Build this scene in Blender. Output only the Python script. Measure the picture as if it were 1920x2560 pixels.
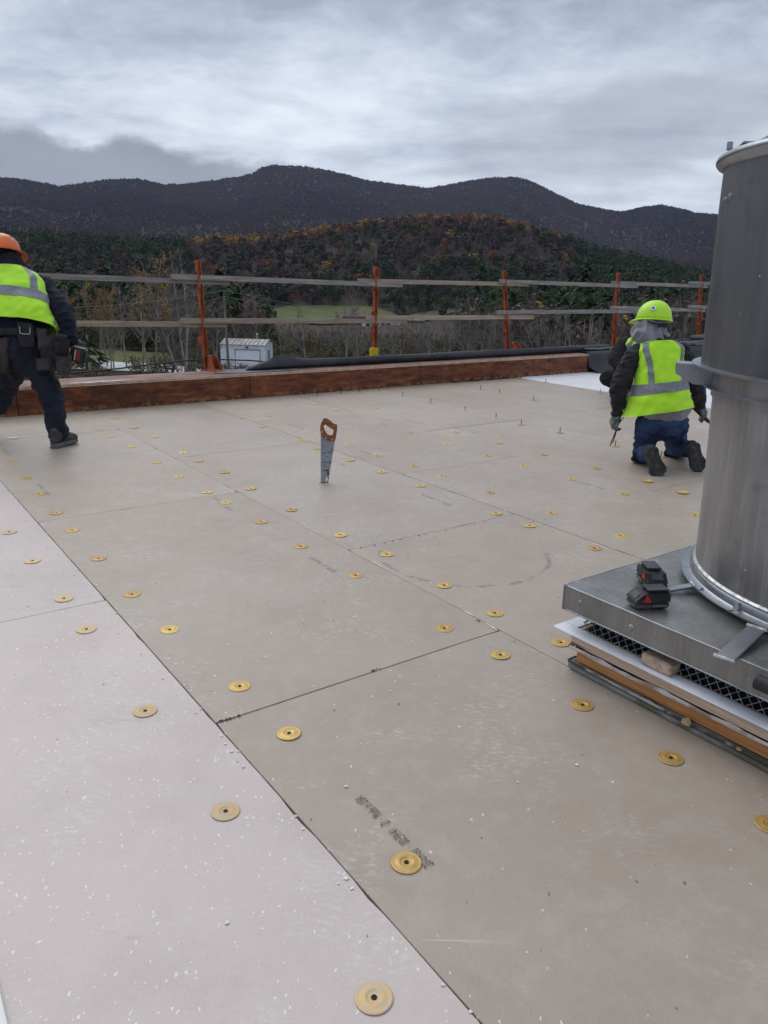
import bpy, bmesh, math, random
import numpy as np
from mathutils import Vector, Matrix, noise
random.seed(7)
for o in list(bpy.data.objects): bpy.data.objects.remove(o)
scn = bpy.context.scene
COL = scn.collection
R = math.radians
def lin(r, g, b):
    f = lambda c: (c/255/12.92 if c/255 <= .04045 else ((c/255+.055)/1.055)**2.4)
    return (f(r), f(g), f(b), 1)
# ------------------------------------------------------------------ camera
F, PW, PH, HC = 1923.0, 1920.0, 2560.0, 1.35
PITCH, ROLL = R(17.0), R(1.2)
cf = Vector((0, math.cos(PITCH), -math.sin(PITCH)))
cu0 = Vector((0, math.sin(PITCH), math.cos(PITCH))); cr0 = Vector((1, 0, 0))
cr = cr0*math.cos(ROLL)+cu0*math.sin(ROLL); cu = -cr0*math.sin(ROLL)+cu0*math.cos(ROLL)
CAM = Vector((0, 0, HC))
cd = bpy.data.cameras.new('camera'); cam = bpy.data.objects.new('camera', cd); COL.objects.link(cam)
cam.matrix_world = Matrix(((cr.x, cu.x, -cf.x, 0), (cr.y, cu.y, -cf.y, 0), (cr.z, cu.z, -cf.z, HC), (0, 0, 0, 1)))
cd.sensor_fit = 'VERTICAL'; cd.sensor_height = 24.0; cd.lens = F/PH*24.0
cd.clip_start = .05; cd.clip_end = 30000
scn.camera = cam
def ray(x, y): return (cf*F+cr*(x-960)+cu*(1280-y)).normalized()
def azel(x, y):
    d = ray(x, y); return math.atan2(d.x, d.y), math.asin(d.z)
def gp(x, y, z=0.0):                      # pixel -> point on a level surface
    d = ray(x, y); return CAM+d*((z-HC)/d.z)
def at(x, y, Y):                          # pixel -> point at a known forward distance
    d = ray(x, y); return CAM+d*(Y/d.y)
GA = R(-54.2)                             # the boards' long direction on the roof
e1 = Vector((math.cos(GA), math.sin(GA), 0)); e2 = Vector((-math.sin(GA), math.cos(GA), 0)); ez = Vector((0, 0, 1))
def W(s, t, z=0.0): return e1*s+e2*t+ez*z
def ps(x, y, s):                          # pixel -> point on an upright surface parallel to the parapet
    d = ray(x, y); return CAM+d*(s/(d.dot(e1)))
# ------------------------------------------------------------------ nodes
def nd(nt, typ, ins=None, **kw):
    n = nt.nodes.new(typ)
    for k, v in kw.items(): setattr(n, k, v)
    if ins:
        for k, v in ins.items():
            s = n.inputs[k]
            if isinstance(v, bpy.types.NodeSocket): nt.links.new(v, s)
            else: s.default_value = v
    return n
def mth(nt, op, a, b=0.0, c=0.0, clamp=False):
    n = nd(nt, 'ShaderNodeMath', {0: a, 1: b, 2: c}, operation=op); n.use_clamp = clamp; return n.outputs[0]
def mixc(nt, f, a, b, bt='MIX'):
    n = nd(nt, 'ShaderNodeMix', {0: f, 6: a, 7: b}, data_type='RGBA', blend_type=bt); return n.outputs[2]
def ramp(nt, f, pts, interp='LINEAR'):
    n = nd(nt, 'ShaderNodeValToRGB', {0: f}); cr_ = n.color_ramp; cr_.interpolation = interp
    while len(cr_.elements) < len(pts): cr_.elements.new(.5)
    for e, (p, c) in zip(cr_.elements, pts):
        e.position = p; e.color = (c, c, c, 1) if isinstance(c, (int, float)) else c
    return n.outputs[0]
def sstep(nt, x, a, b):
    n = nd(nt, 'ShaderNodeMapRange', {0: x, 1: a, 2: b, 3: 0.0, 4: 1.0}, interpolation_type='SMOOTHSTEP'); return n.outputs[0]
def nz(nt, vec, scale, detail=3, rough=.55, dist=0.0, out=0):
    return nd(nt, 'ShaderNodeTexNoise', {'Vector': vec, 'Scale': scale, 'Detail': detail, 'Roughness': rough, 'Distortion': dist}).outputs[out]
def scaled(nt, vec, sc, rot=(0, 0, 0), loc=(0, 0, 0)):
    return nd(nt, 'ShaderNodeMapping', {'Vector': vec, 'Scale': sc, 'Rotation': rot, 'Location': loc}).outputs[0]
# ------------------------------------------------------------------ world: an overcast sky
SUN_EL, SUN_AZ = R(48), R(-35)            # azimuth measured from the view direction, + to the right
wd = bpy.data.worlds.new('World'); scn.world = wd; wd.use_nodes = True
nt = wd.node_tree; nt.nodes.clear()
dirv = nd(nt, 'ShaderNodeTexCoord').outputs['Generated']
sx = nd(nt, 'ShaderNodeSeparateXYZ', {0: dirv})
X, Y, Z = sx.outputs
az = mth(nt, 'ARCTAN2', X, Y); el = mth(nt, 'ARCSINE', Z)
zz = mth(nt, 'ADD', mth(nt, 'MAXIMUM', Z, 0.0), .10)
pv = nd(nt, 'ShaderNodeCombineXYZ', {0: mth(nt, 'DIVIDE', X, zz), 1: mth(nt, 'DIVIDE', Y, zz), 2: 3.7}).outputs[0]
av = nd(nt, 'ShaderNodeCombineXYZ', {0: az, 1: el, 2: 0.0}).outputs[0]
n1 = nz(nt, scaled(nt, pv, (.7, 1.0, 1), (0, 0, .5)), 1.0, 8, .6, .5)
n2 = nz(nt, scaled(nt, pv, (1.9, 2.8, 1), (0, 0, -.35), (3, 1, 5)), 1.0, 8, .65, .5)
n3 = nz(nt, scaled(nt, av, (3.0, 13.0, 1), (0, 0, -.1), (.3, .2, 0)), 1.0, 5, .55, .3)
lum = mth(nt, 'ADD', mth(nt, 'MULTIPLY', n1, .72), mth(nt, 'MULTIPLY', n2, .28))
lum = sstep(nt, lum, .31, .70)
n4 = nz(nt, scaled(nt, av, (11, 24, 1), (0, 0, .22), (1.7, .4, 0)), 1.0, 7, .62, .6)
lum = mth(nt, 'ADD', lum, mth(nt, 'MULTIPLY', mth(nt, 'SUBTRACT', n4, .5), 1.15))
# brighter, thinner cloud low over the ridges
low = mth(nt, 'SUBTRACT', 1.0, sstep(nt, el, R(6), R(17)))
lum = mth(nt, 'ADD', mth(nt, 'MULTIPLY', lum, .78), mth(nt, 'MULTIPLY', low, .40))
# stratus bars near the horizon
bars = sstep(nt, n3, .50, .64)
lum = mth(nt, 'SUBTRACT', lum, mth(nt, 'MULTIPLY', mth(nt, 'MULTIPLY', bars, mth(nt, 'SUBTRACT', 1.0, sstep(nt, el, R(7), R(12)))), .40))
# a long low bank of darker cloud whose top rises and falls with azimuth
bank_px = [(-300, 300), (0, 305), (70, 303), (150, 333), (225, 362), (300, 334), (370, 342), (420, 366), (500, 384), (600, 390), (700, 402), (800, 425), (900, 470)]
pts = []
for (bx, by) in bank_px:
    a_, e_ = azel(bx, by); pts.append((min(max((a_+.9)/1.8, 0), 1), e_/.4))
pts.append((min((azel(1100, 480)[0]+.9)/1.8, 1), .10)); 
bt = ramp(nt, mth(nt, 'DIVIDE', mth(nt, 'ADD', az, .9), 1.8), pts)
wob = mth(nt, 'MULTIPLY', mth(nt, 'SUBTRACT', nz(nt, scaled(nt, av, (14, 26, 1)), 1.0, 7, .65), .5), .04)
btop = mth(nt, 'ADD', mth(nt, 'MULTIPLY', bt, .4), wob)
bank = sstep(nt, mth(nt, 'SUBTRACT', btop, el), -.004, .014)
bank = mth(nt, 'MULTIPLY', bank, mth(nt, 'SUBTRACT', 1.0, sstep(nt, az, R(-14), R(2))))
# a broader grey patch to the right
ra, re = azel(1640, 300)
dxr = mth(nt, 'DIVIDE', mth(nt, 'SUBTRACT', az, ra), .24); dyr = mth(nt, 'DIVIDE', mth(nt, 'SUBTRACT', mth(nt, 'SUBTRACT', el, re), mth(nt, 'MULTIPLY', mth(nt, 'SUBTRACT', az, ra), .12)), .055)
rr = mth(nt, 'ADD', mth(nt, 'MULTIPLY', dxr, dxr), mth(nt, 'MULTIPLY', dyr, dyr))
rr = mth(nt, 'ADD', rr, mth(nt, 'MULTIPLY', mth(nt, 'SUBTRACT', nz(nt, scaled(nt, av, (8, 20, 1)), 1.0, 4, .55), .5), 2.2))
patch = mth(nt, 'SUBTRACT', 1.0, sstep(nt, rr, .1, 1.6))
col = ramp(nt, lum, [(0.0, lin(150, 161, 178)), (.30, lin(174, 184, 200)), (.60, lin(197, 206, 219)), (1.0, lin(222, 229, 238))])
col = mixc(nt, mth(nt, 'MULTIPLY', patch, .6), col, lin(148, 155, 168))
bcol = mixc(nt, nz(nt, scaled(nt, av, (7, 16, 1)), 1.0, 5, .6), lin(118, 124, 137), lin(152, 158, 170))
col = mixc(nt, mth(nt, 'MULTIPLY', bank, .95), col, bcol)
sky = nd(nt, 'ShaderNodeTexSky', sky_type='NISHITA', sun_disc=False, sun_elevation=SUN_EL, sun_rotation=SUN_AZ, air_density=1.0, dust_density=2.0)
skyc = mixc(nt, 1.0, sky.outputs[0], (.08, .08, .08, 1), 'MULTIPLY')
SKY_GAIN = 1.10
cloud = mixc(nt, 1.0, col, (SKY_GAIN, SKY_GAIN, SKY_GAIN, 1), 'MULTIPLY')
allc = mixc(nt, .95, skyc, cloud)
bg = nd(nt, 'ShaderNodeBackground', {0: allc, 1: 1.0})
nd(nt, 'ShaderNodeOutputWorld', {0: bg.outputs[0]})
# ------------------------------------------------------------------ sun through cloud
sl = bpy.data.lights.new('sun', 'SUN'); sl.energy = 1.25; sl.angle = R(50); sl.color = (1, .97, .93)
so = bpy.data.objects.new('sun', sl); COL.objects.link(so)
sd = Vector((math.sin(SUN_AZ)*math.cos(SUN_EL), math.cos(SUN_AZ)*math.cos(SUN_EL), math.sin(SUN_EL)))
so.rotation_euler = sd.to_track_quat('Z', 'Y').to_euler(); so.location = (0, 0, 30)
vs = scn.view_settings; vs.view_transform = 'Standard'; vs.look = 'None'; vs.exposure = 0.17; vs.gamma = 1.0; vs.use_curve_mapping = False
# ------------------------------------------------------------------ materials
MATS = {}
def newmat(name):
    m = bpy.data.materials.new(name); m.use_nodes = True; t = m.node_tree; t.nodes.clear()
    p = nd(t, 'ShaderNodeBsdfPrincipled'); o = nd(t, 'ShaderNodeOutputMaterial', {0: p.outputs[0]})
    MATS[name] = m; return m, t, p
def setp(t, p, **kw):
    names = dict(col='Base Color', rough='Roughness', metal='Metallic', spec='Specular IOR Level', normal='Normal', sheen='Sheen Weight', sub='Subsurface Weight', emit='Emission Color', es='Emission Strength')
    for k, v in kw.items():
        s = p.inputs[names[k]]
        if isinstance(v, bpy.types.NodeSocket): t.links.new(v, s)
        else: s.default_value = v
def bump(t, h, dist=.01, strength=.6):
    return nd(t, 'ShaderNodeBump', {'Height': h, 'Distance': dist, 'Strength': strength}).outputs[0]
def wpos(t): return nd(t, 'ShaderNodeNewGeometry').outputs['Position']
def opos(t): return nd(t, 'ShaderNodeTexCoord').outputs['Object']
def mat(name, col, col2=None, rough=.7, metal=0, scale=8, lo=.35, hi=.65, stretch=(1, 1, 1), bd=0.0, bs=60, detail=4, rv=.1, spec=.4, sheen=0.0, rnd=0.0):
    m, t, p = newmat(name); v = opos(t)
    if col2 is None: col2 = tuple(c*.8 for c in col[:3])+(1,)
    n = nz(t, scaled(t, v, stretch), scale, detail)
    c = mixc(t, sstep(t, n, lo, hi), col, col2)
    if rnd:
        oi = nd(t, 'ShaderNodeObjectInfo').outputs['Random']
        hsv = nd(t, 'ShaderNodeHueSaturation', {'Value': mth(t, 'ADD', 1-rnd, mth(t, 'MULTIPLY', oi, 2*rnd)), 'Hue': mth(t, 'ADD', .5-.03*rnd, mth(t, 'MULTIPLY', oi, .06*rnd)), 'Color': c}); c = hsv.outputs[0]
    setp(t, p, col=c, metal=metal, spec=spec, sheen=sheen, rough=mth(t, 'ADD', rough-rv/2, mth(t, 'MULTIPLY', n, rv)))
    if bd: setp(t, p, normal=bump(t, nz(t, scaled(t, v, stretch), bs, 4), bd, .8))
    return m
# ------------------------------------------------------------------ mesh builder
class MB:
    def __init__(s): s.v = []; s.f = []
    def add(s, vs_, fs_):
        b = len(s.v); s.v += [tuple(q) for q in vs_]; s.f += [tuple(i+b for i in q) for q in fs_]; return s
    def obox(s, c, hx, hy, hz, bev=0.0):
        c = Vector(c); hx, hy, hz = Vector(hx), Vector(hy), Vector(hz)
        if bev <= 0:
            vs_ = [c+hx*a+hy*b+hz*d for a in (-1, 1) for b in (-1, 1) for d in (-1, 1)]
            return s.add(vs_, [(0, 1, 3, 2), (4, 6, 7, 5), (0, 4, 5, 1), (2, 3, 7, 6), (0, 2, 6, 4), (1, 5, 7, 3)])
        bm = bmesh.new(); bmesh.ops.create_cube(bm, size=2)
        lx, ly, lz = hx.length, hy.length, hz.length
        for v in bm.verts: v.co = Vector((v.co.x*lx, v.co.y*ly, v.co.z*lz))
        bmesh.ops.bevel(bm, geom=list(bm.edges), offset=min(bev, .9*min(lx, ly, lz)), segments=2, affect='EDGES')
        ux, uy, uz = hx/lx, hy/ly, hz/lz
        bm.verts.index_update(); s.add([c+ux*v.co.x+uy*v.co.y+uz*v.co.z for v in bm.verts], [[v.index for v in f.verts] for f in bm.faces]); bm.free(); return s
    def box(s, x0, x1, y0, y1, z0, z1, bev=0.0):
        return s.obox(((x0+x1)/2, (y0+y1)/2, (z0+z1)/2), ((x1-x0)/2, 0, 0), (0, (y1-y0)/2, 0), (0, 0, (z1-z0)/2), bev)
    def gbox(s, s0, s1, t0, t1, z0, z1, bev=0.0):      # box in roof grid directions
        return s.obox(W((s0+s1)/2, (t0+t1)/2, (z0+z1)/2), e1*((s1-s0)/2), e2*((t1-t0)/2), ez*((z1-z0)/2), bev)
    def loft(s, rings, cap=True, closed=True):
        n = len(rings[0]); vs_ = [q for r in rings for q in r]; fs_ = []
        for i in range(len(rings)-1):
            for j in range(n if closed else n-1):
                k = (j+1) % n; fs_.append((i*n+j, i*n+k, (i+1)*n+k, (i+1)*n+j))
        if cap and closed: fs_.append(tuple(range(n-1, -1, -1))); fs_.append(tuple((len(rings)-1)*n+j for j in range(n)))
        return s.add(vs_, fs_)
    def tube(s, pts, rad, n=8, cap=True, flat=1.0, up=None):
        pts = [Vector(q) for q in pts]; rings = []
        if isinstance(rad, (int, float)): rad = [rad]*len(pts)
        prev = None
        for i, q in enumerate(pts):
            d = (pts[min(i+1, len(pts)-1)]-pts[max(i-1, 0)]).normalized()
            if prev is None:
                a = up if up is not None else (Vector((0, 0, 1)) if abs(d.z) < .9 else Vector((1, 0, 0)))
            else: a = prev
            u = (a-d*a.dot(d)).normalized(); w = d.cross(u); prev = u
            rings.append([q+(u*math.cos(2*math.pi*j/n)*flat+w*math.sin(2*math.pi*j/n))*rad[i] for j in range(n)])
        return s.loft(rings, cap)
    def lathe(s, prof, n=32, c=(0, 0, 0), capb=False):
        c = Vector(c); rings = [[c+Vector((r*math.cos(2*math.pi*j/n), r*math.sin(2*math.pi*j/n), z)) for j in range(n)] for r, z in prof]
        return s.loft(rings, capb)
    def prism(s, outer, th, M, hole=None):
        n = len(outer); h = th/2
        def ring(o, z): return [M @ Vector((a, b, z)) for a, b in o]
        if hole is None:
            s.add(ring(outer, -h)+ring(outer, h), [tuple(range(n-1, -1, -1)), tuple(range(n, 2*n))]+[(j, (j+1) % n, n+(j+1) % n, n+j) for j in range(n)])
        else:
            assert len(hole) == n
            vs_ = ring(outer, -h)+ring(outer, h)+ring(hole, -h)+ring(hole, h); fs_ = []
            for j in range(n):
                k = (j+1) % n
                fs_ += [(j, k, n+k, n+j), (2*n+k, 2*n+j, 3*n+j, 3*n+k), (n+j, n+k, 3*n+k, 3*n+j), (k, j, 2*n+j, 2*n+k)]
            s.add(vs_, fs_)
        return s
    def mesh(s, name, m=None, smooth=False):
        me = bpy.data.meshes.new(name); me.from_pydata(s.v, [], s.f); me.update()
        if m: me.materials.append(MATS[m] if isinstance(m, str) else m)
        if smooth: me.polygons.foreach_set('use_smooth', [True]*len(me.polygons))
        return me
    def build(s, name, m, parent=None, smooth=False):
        return link(name, s.mesh(name, m, smooth), parent)
def link(name, me, parent=None):
    o = bpy.data.objects.new(name, me); COL.objects.link(o)
    if parent is not None:
        o.parent = parent; o.matrix_parent_inverse = Matrix.Translation(parent.location).inverted() if parent.location.length else Matrix()
    return o
def tag(o, label=None, cat=None, group=None, kind=None):
    for k, v in (('label', label), ('category', cat), ('group', group), ('kind', kind)):
        if v: o[k] = v
    return o
def empty(name, loc, label=None, cat=None, group=None, kind=None):
    o = bpy.data.objects.new(name, None); COL.objects.link(o); o.location = loc; o.empty_display_size = .1
    return tag(o, label, cat, group, kind)
def smooth_angle(me, deg=40):
    me.polygons.foreach_set('use_smooth', [True]*len(me.polygons))
    bm = bmesh.new(); bm.from_mesh(me)
    for e in bm.edges: e.smooth = not (len(e.link_faces) == 2 and e.calc_face_angle(0) > R(deg))
    bm.to_mesh(me); bm.free(); return me
# ------------------------------------------------------------------ roof materials
RING = gp(1160, 1385)                     # where something round was dragged over the boards
def board_mat(name, base, alt, speck, smear, dark):
    m, t, p = newmat(name); v = wpos(t)
    rnd = nd(t, 'ShaderNodeObjectInfo').outputs['Random']
    vv = nd(t, 'ShaderNodeVectorMath', {0: v, 1: nd(t, 'ShaderNodeCombineXYZ', {0: mth(t, 'MULTIPLY', rnd, 37.0), 1: 0.0, 2: mth(t, 'MULTIPLY', rnd, 11.0)}).outputs[0]}, operation='ADD').outputs[0]
    c = mixc(t, sstep(t, nz(t, vv, .9, 3), .3, .7), base, alt)
    fine = nz(t, v, 180, 2)
    c = mixc(t, mth(t, 'MULTIPLY', sstep(t, fine, .35, .75), .10), c, tuple(q*.7 for q in base[:3])+(1,))
    # blotchy grime
    g = mth(t, 'MULTIPLY', sstep(t, nz(t, vv, 2.2, 6, .68), .46, .70), .26)
    c = mixc(t, g, c, tuple(q*.62 for q in base[:3])+(1,))
    # footprints and rubbed chalky patches
    pm = sstep(t, nz(t, vv, 2.6, 4), .49, .66)
    st = nz(t, scaled(t, v, (1, 2.6, 1), (0, 0, 1.1)), 30, 4, .65)
    sm = mth(t, 'MULTIPLY', mth(t, 'MULTIPLY', pm, sstep(t, st, .50, .66)), .62)
    c = mixc(t, mth(t, 'MULTIPLY', sm, smear), c, (.62, .61, .59, 1))
    mid_ = nz(t, vv, 11, 5, .7)
    c = mixc(t, mth(t, 'MULTIPLY', sstep(t, mid_, .45, .72), .16), c, (.60, .56, .52, 1))
    c = mixc(t, mth(t, 'MULTIPLY', mth(t, 'MULTIPLY', sstep(t, nz(t, scaled(t, vv, (1, 3, 1), (0, 0, .9)), 7, 6, .75), .60, .72), sstep(t, nz(t, vv, 1.1, 2), .5, .6)), .30), c, (.20, .18, .17, 1))
    # thin scratches in two directions
    for k, (ang, sc) in enumerate(((.5, 1.0), (2.2, 1.3), (-.2, .8))):
        wv = nz(t, scaled(t, v, (1.2*sc, 46, 1), (0, 0, ang)), 1.0, 2, .5)
        ms = mth(t, 'MULTIPLY', sstep(t, wv, .735, .77), sstep(t, nz(t, vv, 1.7+k, 2), .52, .60))
        c = mixc(t, mth(t, 'MULTIPLY', ms, .55*smear+.12), c, (.70, .69, .68, 1))
    # pale crumbs and dark flecks
    for sc, th, cc, dens in ((115, .13, (.80, .79, .77, 1), speck), (52, .075, (.82, .82, .81, 1), speck*.5), (40, .07, (.09, .08, .07, 1), dark), (16, .035, (.08, .07, .06, 1), dark*.7)):
        vo = nd(t, 'ShaderNodeTexVoronoi', {'Vector': scaled(t, nd(t, 'ShaderNodeVectorMath', {0: v, 1: nd(t, 'ShaderNodeVectorMath', {0: nz(t, v, 60, 1, .5, 0, 1), 1: (.012, .012, 0)}, operation='MULTIPLY').outputs[0]}, operation='ADD').outputs[0], (1, .55, .02), (0, 0, .3+sc*.02)), 'Scale': sc, 'Randomness': 1.0})
        r1 = nd(t, 'ShaderNodeSeparateColor', {0: vo.outputs['Color']})
        pick = mth(t, 'LESS_THAN', r1.outputs[0], dens)
        dot = mth(t, 'LESS_THAN', vo.outputs['Distance'], mth(t, 'MULTIPLY', mth(t, 'MULTIPLY', r1.outputs[1], r1.outputs[1]), th*2.6))
        c = mixc(t, mth(t, 'MULTIPLY', mth(t, 'MULTIPLY', pick, dot), .7), c, cc)
    # a faint dragged ring
    sp = nd(t, 'ShaderNodeVectorMath', {0: v, 1: tuple(RING)}, operation='DISTANCE').outputs['Value']
    rg = mth(t, 'SUBTRACT', 1.0, sstep(t, mth(t, 'ABSOLUTE', mth(t, 'SUBTRACT', sp, .43)), .006, .02))
    sxy = nd(t, 'ShaderNodeSeparateXYZ', {0: v})
    half = sstep(t, mth(t, 'SUBTRACT', sxy.outputs[1], RING.y), .12, -.05)
    rg = mth(t, 'MULTIPLY', mth(t, 'MULTIPLY', rg, half), sstep(t, nz(t, v, 14, 3), .44, .6))
    c = mixc(t, mth(t, 'MULTIPLY', rg, .6), c, (.12, .115, .11, 1))
    geo = nd(t, 'ShaderNodeNewGeometry').outputs['Normal']
    hsv = nd(t, 'ShaderNodeHueSaturation', {'Value': mth(t, 'ADD', .955, mth(t, 'MULTIPLY', rnd, .09)), 'Color': c})
    setp(t, p, col=hsv.outputs[0], rough=mth(t, 'ADD', .36, mth(t, 'MULTIPLY', fine, .22)), spec=.6,
         normal=bump(t, mth(t, 'ADD', mth(t, 'MULTIPLY', fine, .4), mth(t, 'MULTIPLY', nz(t, v, 16, 4), 1.0)), .004, .35))
    return m
board_mat('grey_board', lin(166, 150, 134), lin(174, 161, 147), .06, .8, .12)
board_mat('pink_board', lin(199, 184, 178), lin(191, 178, 172), .34, .9, .12)
board_mat('white_board', lin(232, 232, 234), lin(222, 222, 226), .05, .3, .10)
mat('joint_dark', lin(60, 56, 52), lin(90, 84, 78), rough=.9)
mat('building_wall', lin(150, 146, 140), lin(140, 136, 130), rough=.8, scale=2)
mat('gold_plate', lin(206, 170, 96), lin(190, 158, 98), rough=.42, metal=.25, scale=40, bd=.0006, bs=90, rnd=.16)
mat('dusty_plate', lin(208, 178, 126), lin(200, 178, 150), rough=.6, metal=.15, scale=26, rnd=.08)
mat('black_screw', lin(28, 26, 26), lin(45, 40, 36), rough=.5, metal=.4)
mat('ink', lin(74, 70, 67), lin(96, 90, 85), rough=.8, scale=70, lo=.45, hi=.7)
mat('ink_faded', lin(140, 133, 126), lin(166, 158, 149), rough=.8, scale=40, lo=.4, hi=.65)
mat('foam_white', lin(236, 234, 228), lin(214, 208, 196), rough=.9, scale=60)
mat('sawdust', lin(196, 172, 128), lin(150, 118, 78), rough=.95, scale=60, bd=.004, bs=90)
# ------------------------------------------------------------------ roof deck and its boards
b = MB(); b.gbox(-8.46, 9.0, -7.0, 34.0, -11.55, -.024)
roof = tag(b.build('roof_deck', 'joint_dark'), kind='structure')
rng = random.Random(3)
def board(s0, s1, t0, t1, m, z=0.0, th=.022):
    """one cover board: a thin slab with slightly ragged edges and chipped corners"""
    g = .0010; s0 += g; s1 -= g; t0 += g; t1 -= g; pts = []
    def edge(ax, ay, bx, by):
        L = math.hypot(bx-ax, by-ay); n = max(3, int(L/.06)); nx, ny = -(by-ay)/L, (bx-ax)/L
        for i in range(n):
            f = i/n; r = rng.random()
            d = .0010*rng.random()+(.005*rng.random() if r < .04 else 0)+(.0035 if i == 0 else 0)
            pts.append((ax+(bx-ax)*f+nx*d, ay+(by-ay)*f+ny*d))
    edge(s0, t0, s1, t0); edge(s1, t0, s1, t1); edge(s1, t1, s0, t1); edge(s0, t1, s0, t0)
    n = len(pts); dz = z+rng.uniform(-.0012, .0012)
    tx, ty = rng.uniform(-.0006, .0006), rng.uniform(-.0006, .0006)
    cs, ct = (s0+s1)/2, (t0+t1)/2
    hz = lambda a, c_: dz+tx*(a-cs)+ty*(c_-ct)
    ins = [(cs+(a-cs)*(1-.0012/abs(s1-s0)*2), ct+(c_-ct)*(1-.0012/abs(t1-t0)*2)) for a, c_ in pts]
    vs_ = [W(a, c_, hz(a, c_)) for a, c_ in ins]+[W(a, c_, hz(a, c_)-.0015) for a, c_ in pts]+[W(a, c_, -th+z) for a, c_ in pts]
    fs_ = [tuple(range(n))]+[(n+j, n+(j+1) % n, (j+1) % n, j) for j in range(n)]+[(2*n+j, 2*n+(j+1) % n, n+(j+1) % n, n+j) for j in range(n)]
    me = MB().add(vs_, fs_)
    return me.build('cover_board', m, roof)
ROWS = [(-5.26, -4.05, 0.4, 'pink_board'), (-4.05, -2.83, -1.0, 'pink_board'), (-2.83, -1.62, .3, 'pink_board'), (-1.62, -.405, -.9, 'pink_board'), (-.405, .818, -3.162, 'pink_board'),
        (.818, 2.038, -2.012, 'grey_board'), (2.038, 3.232, -3.135, 'grey_board'), (3.232, 4.38, -4.255, 'grey_board'), (4.38, 5.60, -3.02, 'grey_board'),
        (5.60, 6.83, -6.18, 'grey_board'), (6.83, 8.06, -5.515, 'grey_board')]
for (t0, t1, ref, m) in ROWS:
    k = math.floor((ref+8.0)/2.43)+1; s = ref-2.43*k
    while s < 6.5:
        a, c_ = max(s, -7.995), min(s+2.43, 6.5)
        if c_-a > .05: board(a, c_, t0, t1, m)
        s += 2.43
for i in range(8):
    t0 = 8.06+1.22*i; s = -8.0-(i % 2)*1.2
    while s < 6.5:
        a, c_ = max(s, -7.995), min(s+2.44, 6.5)
        if c_-a > .05: board(a, c_, t0, t0+1.22, 'white_board', z=-.002)
        s += 2.44
# a loose white sheet whose corner reaches the edge of the pink boards
c0 = gp(0, 2484); c1 = gp(19, 2565)
d_ = (c1-c0).normalized(); nrm = Vector((-d_.y, d_.x, 0)); nrm = nrm if nrm.x < 0 else -nrm
b = MB(); b.obox(c0+d_*.1+nrm*.30+ez*.009, d_*.55, nrm*.30, ez*.006, .002)
tag(b.build('foam_board_offcut', 'white_board'), 'clean white board offcut lying on the pink boards', 'board')
# printed production stamps
def text_mesh(txt, size):
    cu_ = bpy.data.curves.new('t', 'FONT'); cu_.body = txt; cu_.size = size; cu_.space_character = 1.12; cu_.resolution_u = 2
    o = bpy.data.objects.new('t', cu_); COL.objects.link(o)
    me = bpy.data.meshes.new_from_object(o.evaluated_get(bpy.context.evaluated_depsgraph_get()))
    bpy.data.objects.remove(o); bpy.data.curves.remove(cu_); return me
def stamp(txt, p0, p1, hgt, m, z=.0022, rot180=True):
    """flat print running along the board from p0 towards p1"""
    me = text_mesh(txt, 1.0); xs = [v.co.x for v in me.vertices]; L = (p1-p0).length
    kx = L/(max(xs)-min(xs)); x0 = min(xs); d = (p1-p0).normalized(); u = ez.cross(d)
    for v in me.vertices:
        a, c_ = (v.co.x-x0)*kx, v.co.y*hgt/.72
        v.co = p0+d*a+u*c_+ez*z
    me.materials.append(MATS[m]); return link('printed_stamp', me, roof)
a0 = gp(1085, 2160); a1 = gp(900, 1992)
dd = (a1-a0).normalized()
LT = (a1-a0).length
stamp('20-09-30  \u00b7  00:59:41  \u00b7 D \u00b7  Made in USA', a0, a0-e1*LT, .030, 'ink')
for (x0, y0, x1, y1) in [(843, 1428, 783, 1392), (128, 1236, 102, 1210), (1130, 1262, 1052, 1236), (960, 1144, 905, 1126), (864, 1162, 832, 1151), (763, 1073, 722, 1061), (1190, 1082, 1140, 1070),
                         (1062, 1060, 1018, 1047), (1512, 1222, 1456, 1204), (28, 1136, 8, 1122), (890, 1012, 858, 1003), (555, 1252, 530, 1246), (585, 1275, 566, 1266), (1368, 1078, 1342, 1070)]:
    q0, q1 = gp(x0, y0), gp(x1, y1); L = (q1-q0).length
    stamp('00:59:41  \u00b7 D \u00b7  Made in USA', q0, q0-e1*L, .028, 'ink_faded')
# pale foam showing where the joints have opened, and broken filler along one joint
b = MB()
for (x0, y0, x1, y1, w) in [(928, 1403, 960, 1421, .009), (1160, 1528, 1184, 1541, .010), (1214, 1559, 1243, 1576, .012), (1480, 1358, 1520, 1374, .008), (1052, 1205, 1078, 1214, .006), (1335, 1307, 1352, 1314, .010), (1258, 1275, 1270, 1281, .006)]:
    q0, q1 = gp(x0, y0), gp(x1, y1); d = (q1-q0).normalized(); u = ez.cross(d); L = (q1-q0).length
    n = 9; up_, lo_ = [], []
    for i in range(n):
        f = i/(n-1); ww = w*math.sin(math.pi*f)**.6*rng.uniform(.5, 1)
        up_.append(q0+d*L*f+u*ww*.5+ez*.0024); lo_.append(q0+d*L*f-u*ww*.5+ez*.0024)
    b.add(up_+lo_, [(i, n+i, n+i+1, i+1) for i in range(n-1)])
b.build('exposed_foam', 'foam_white', roof)
b = MB()
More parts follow.
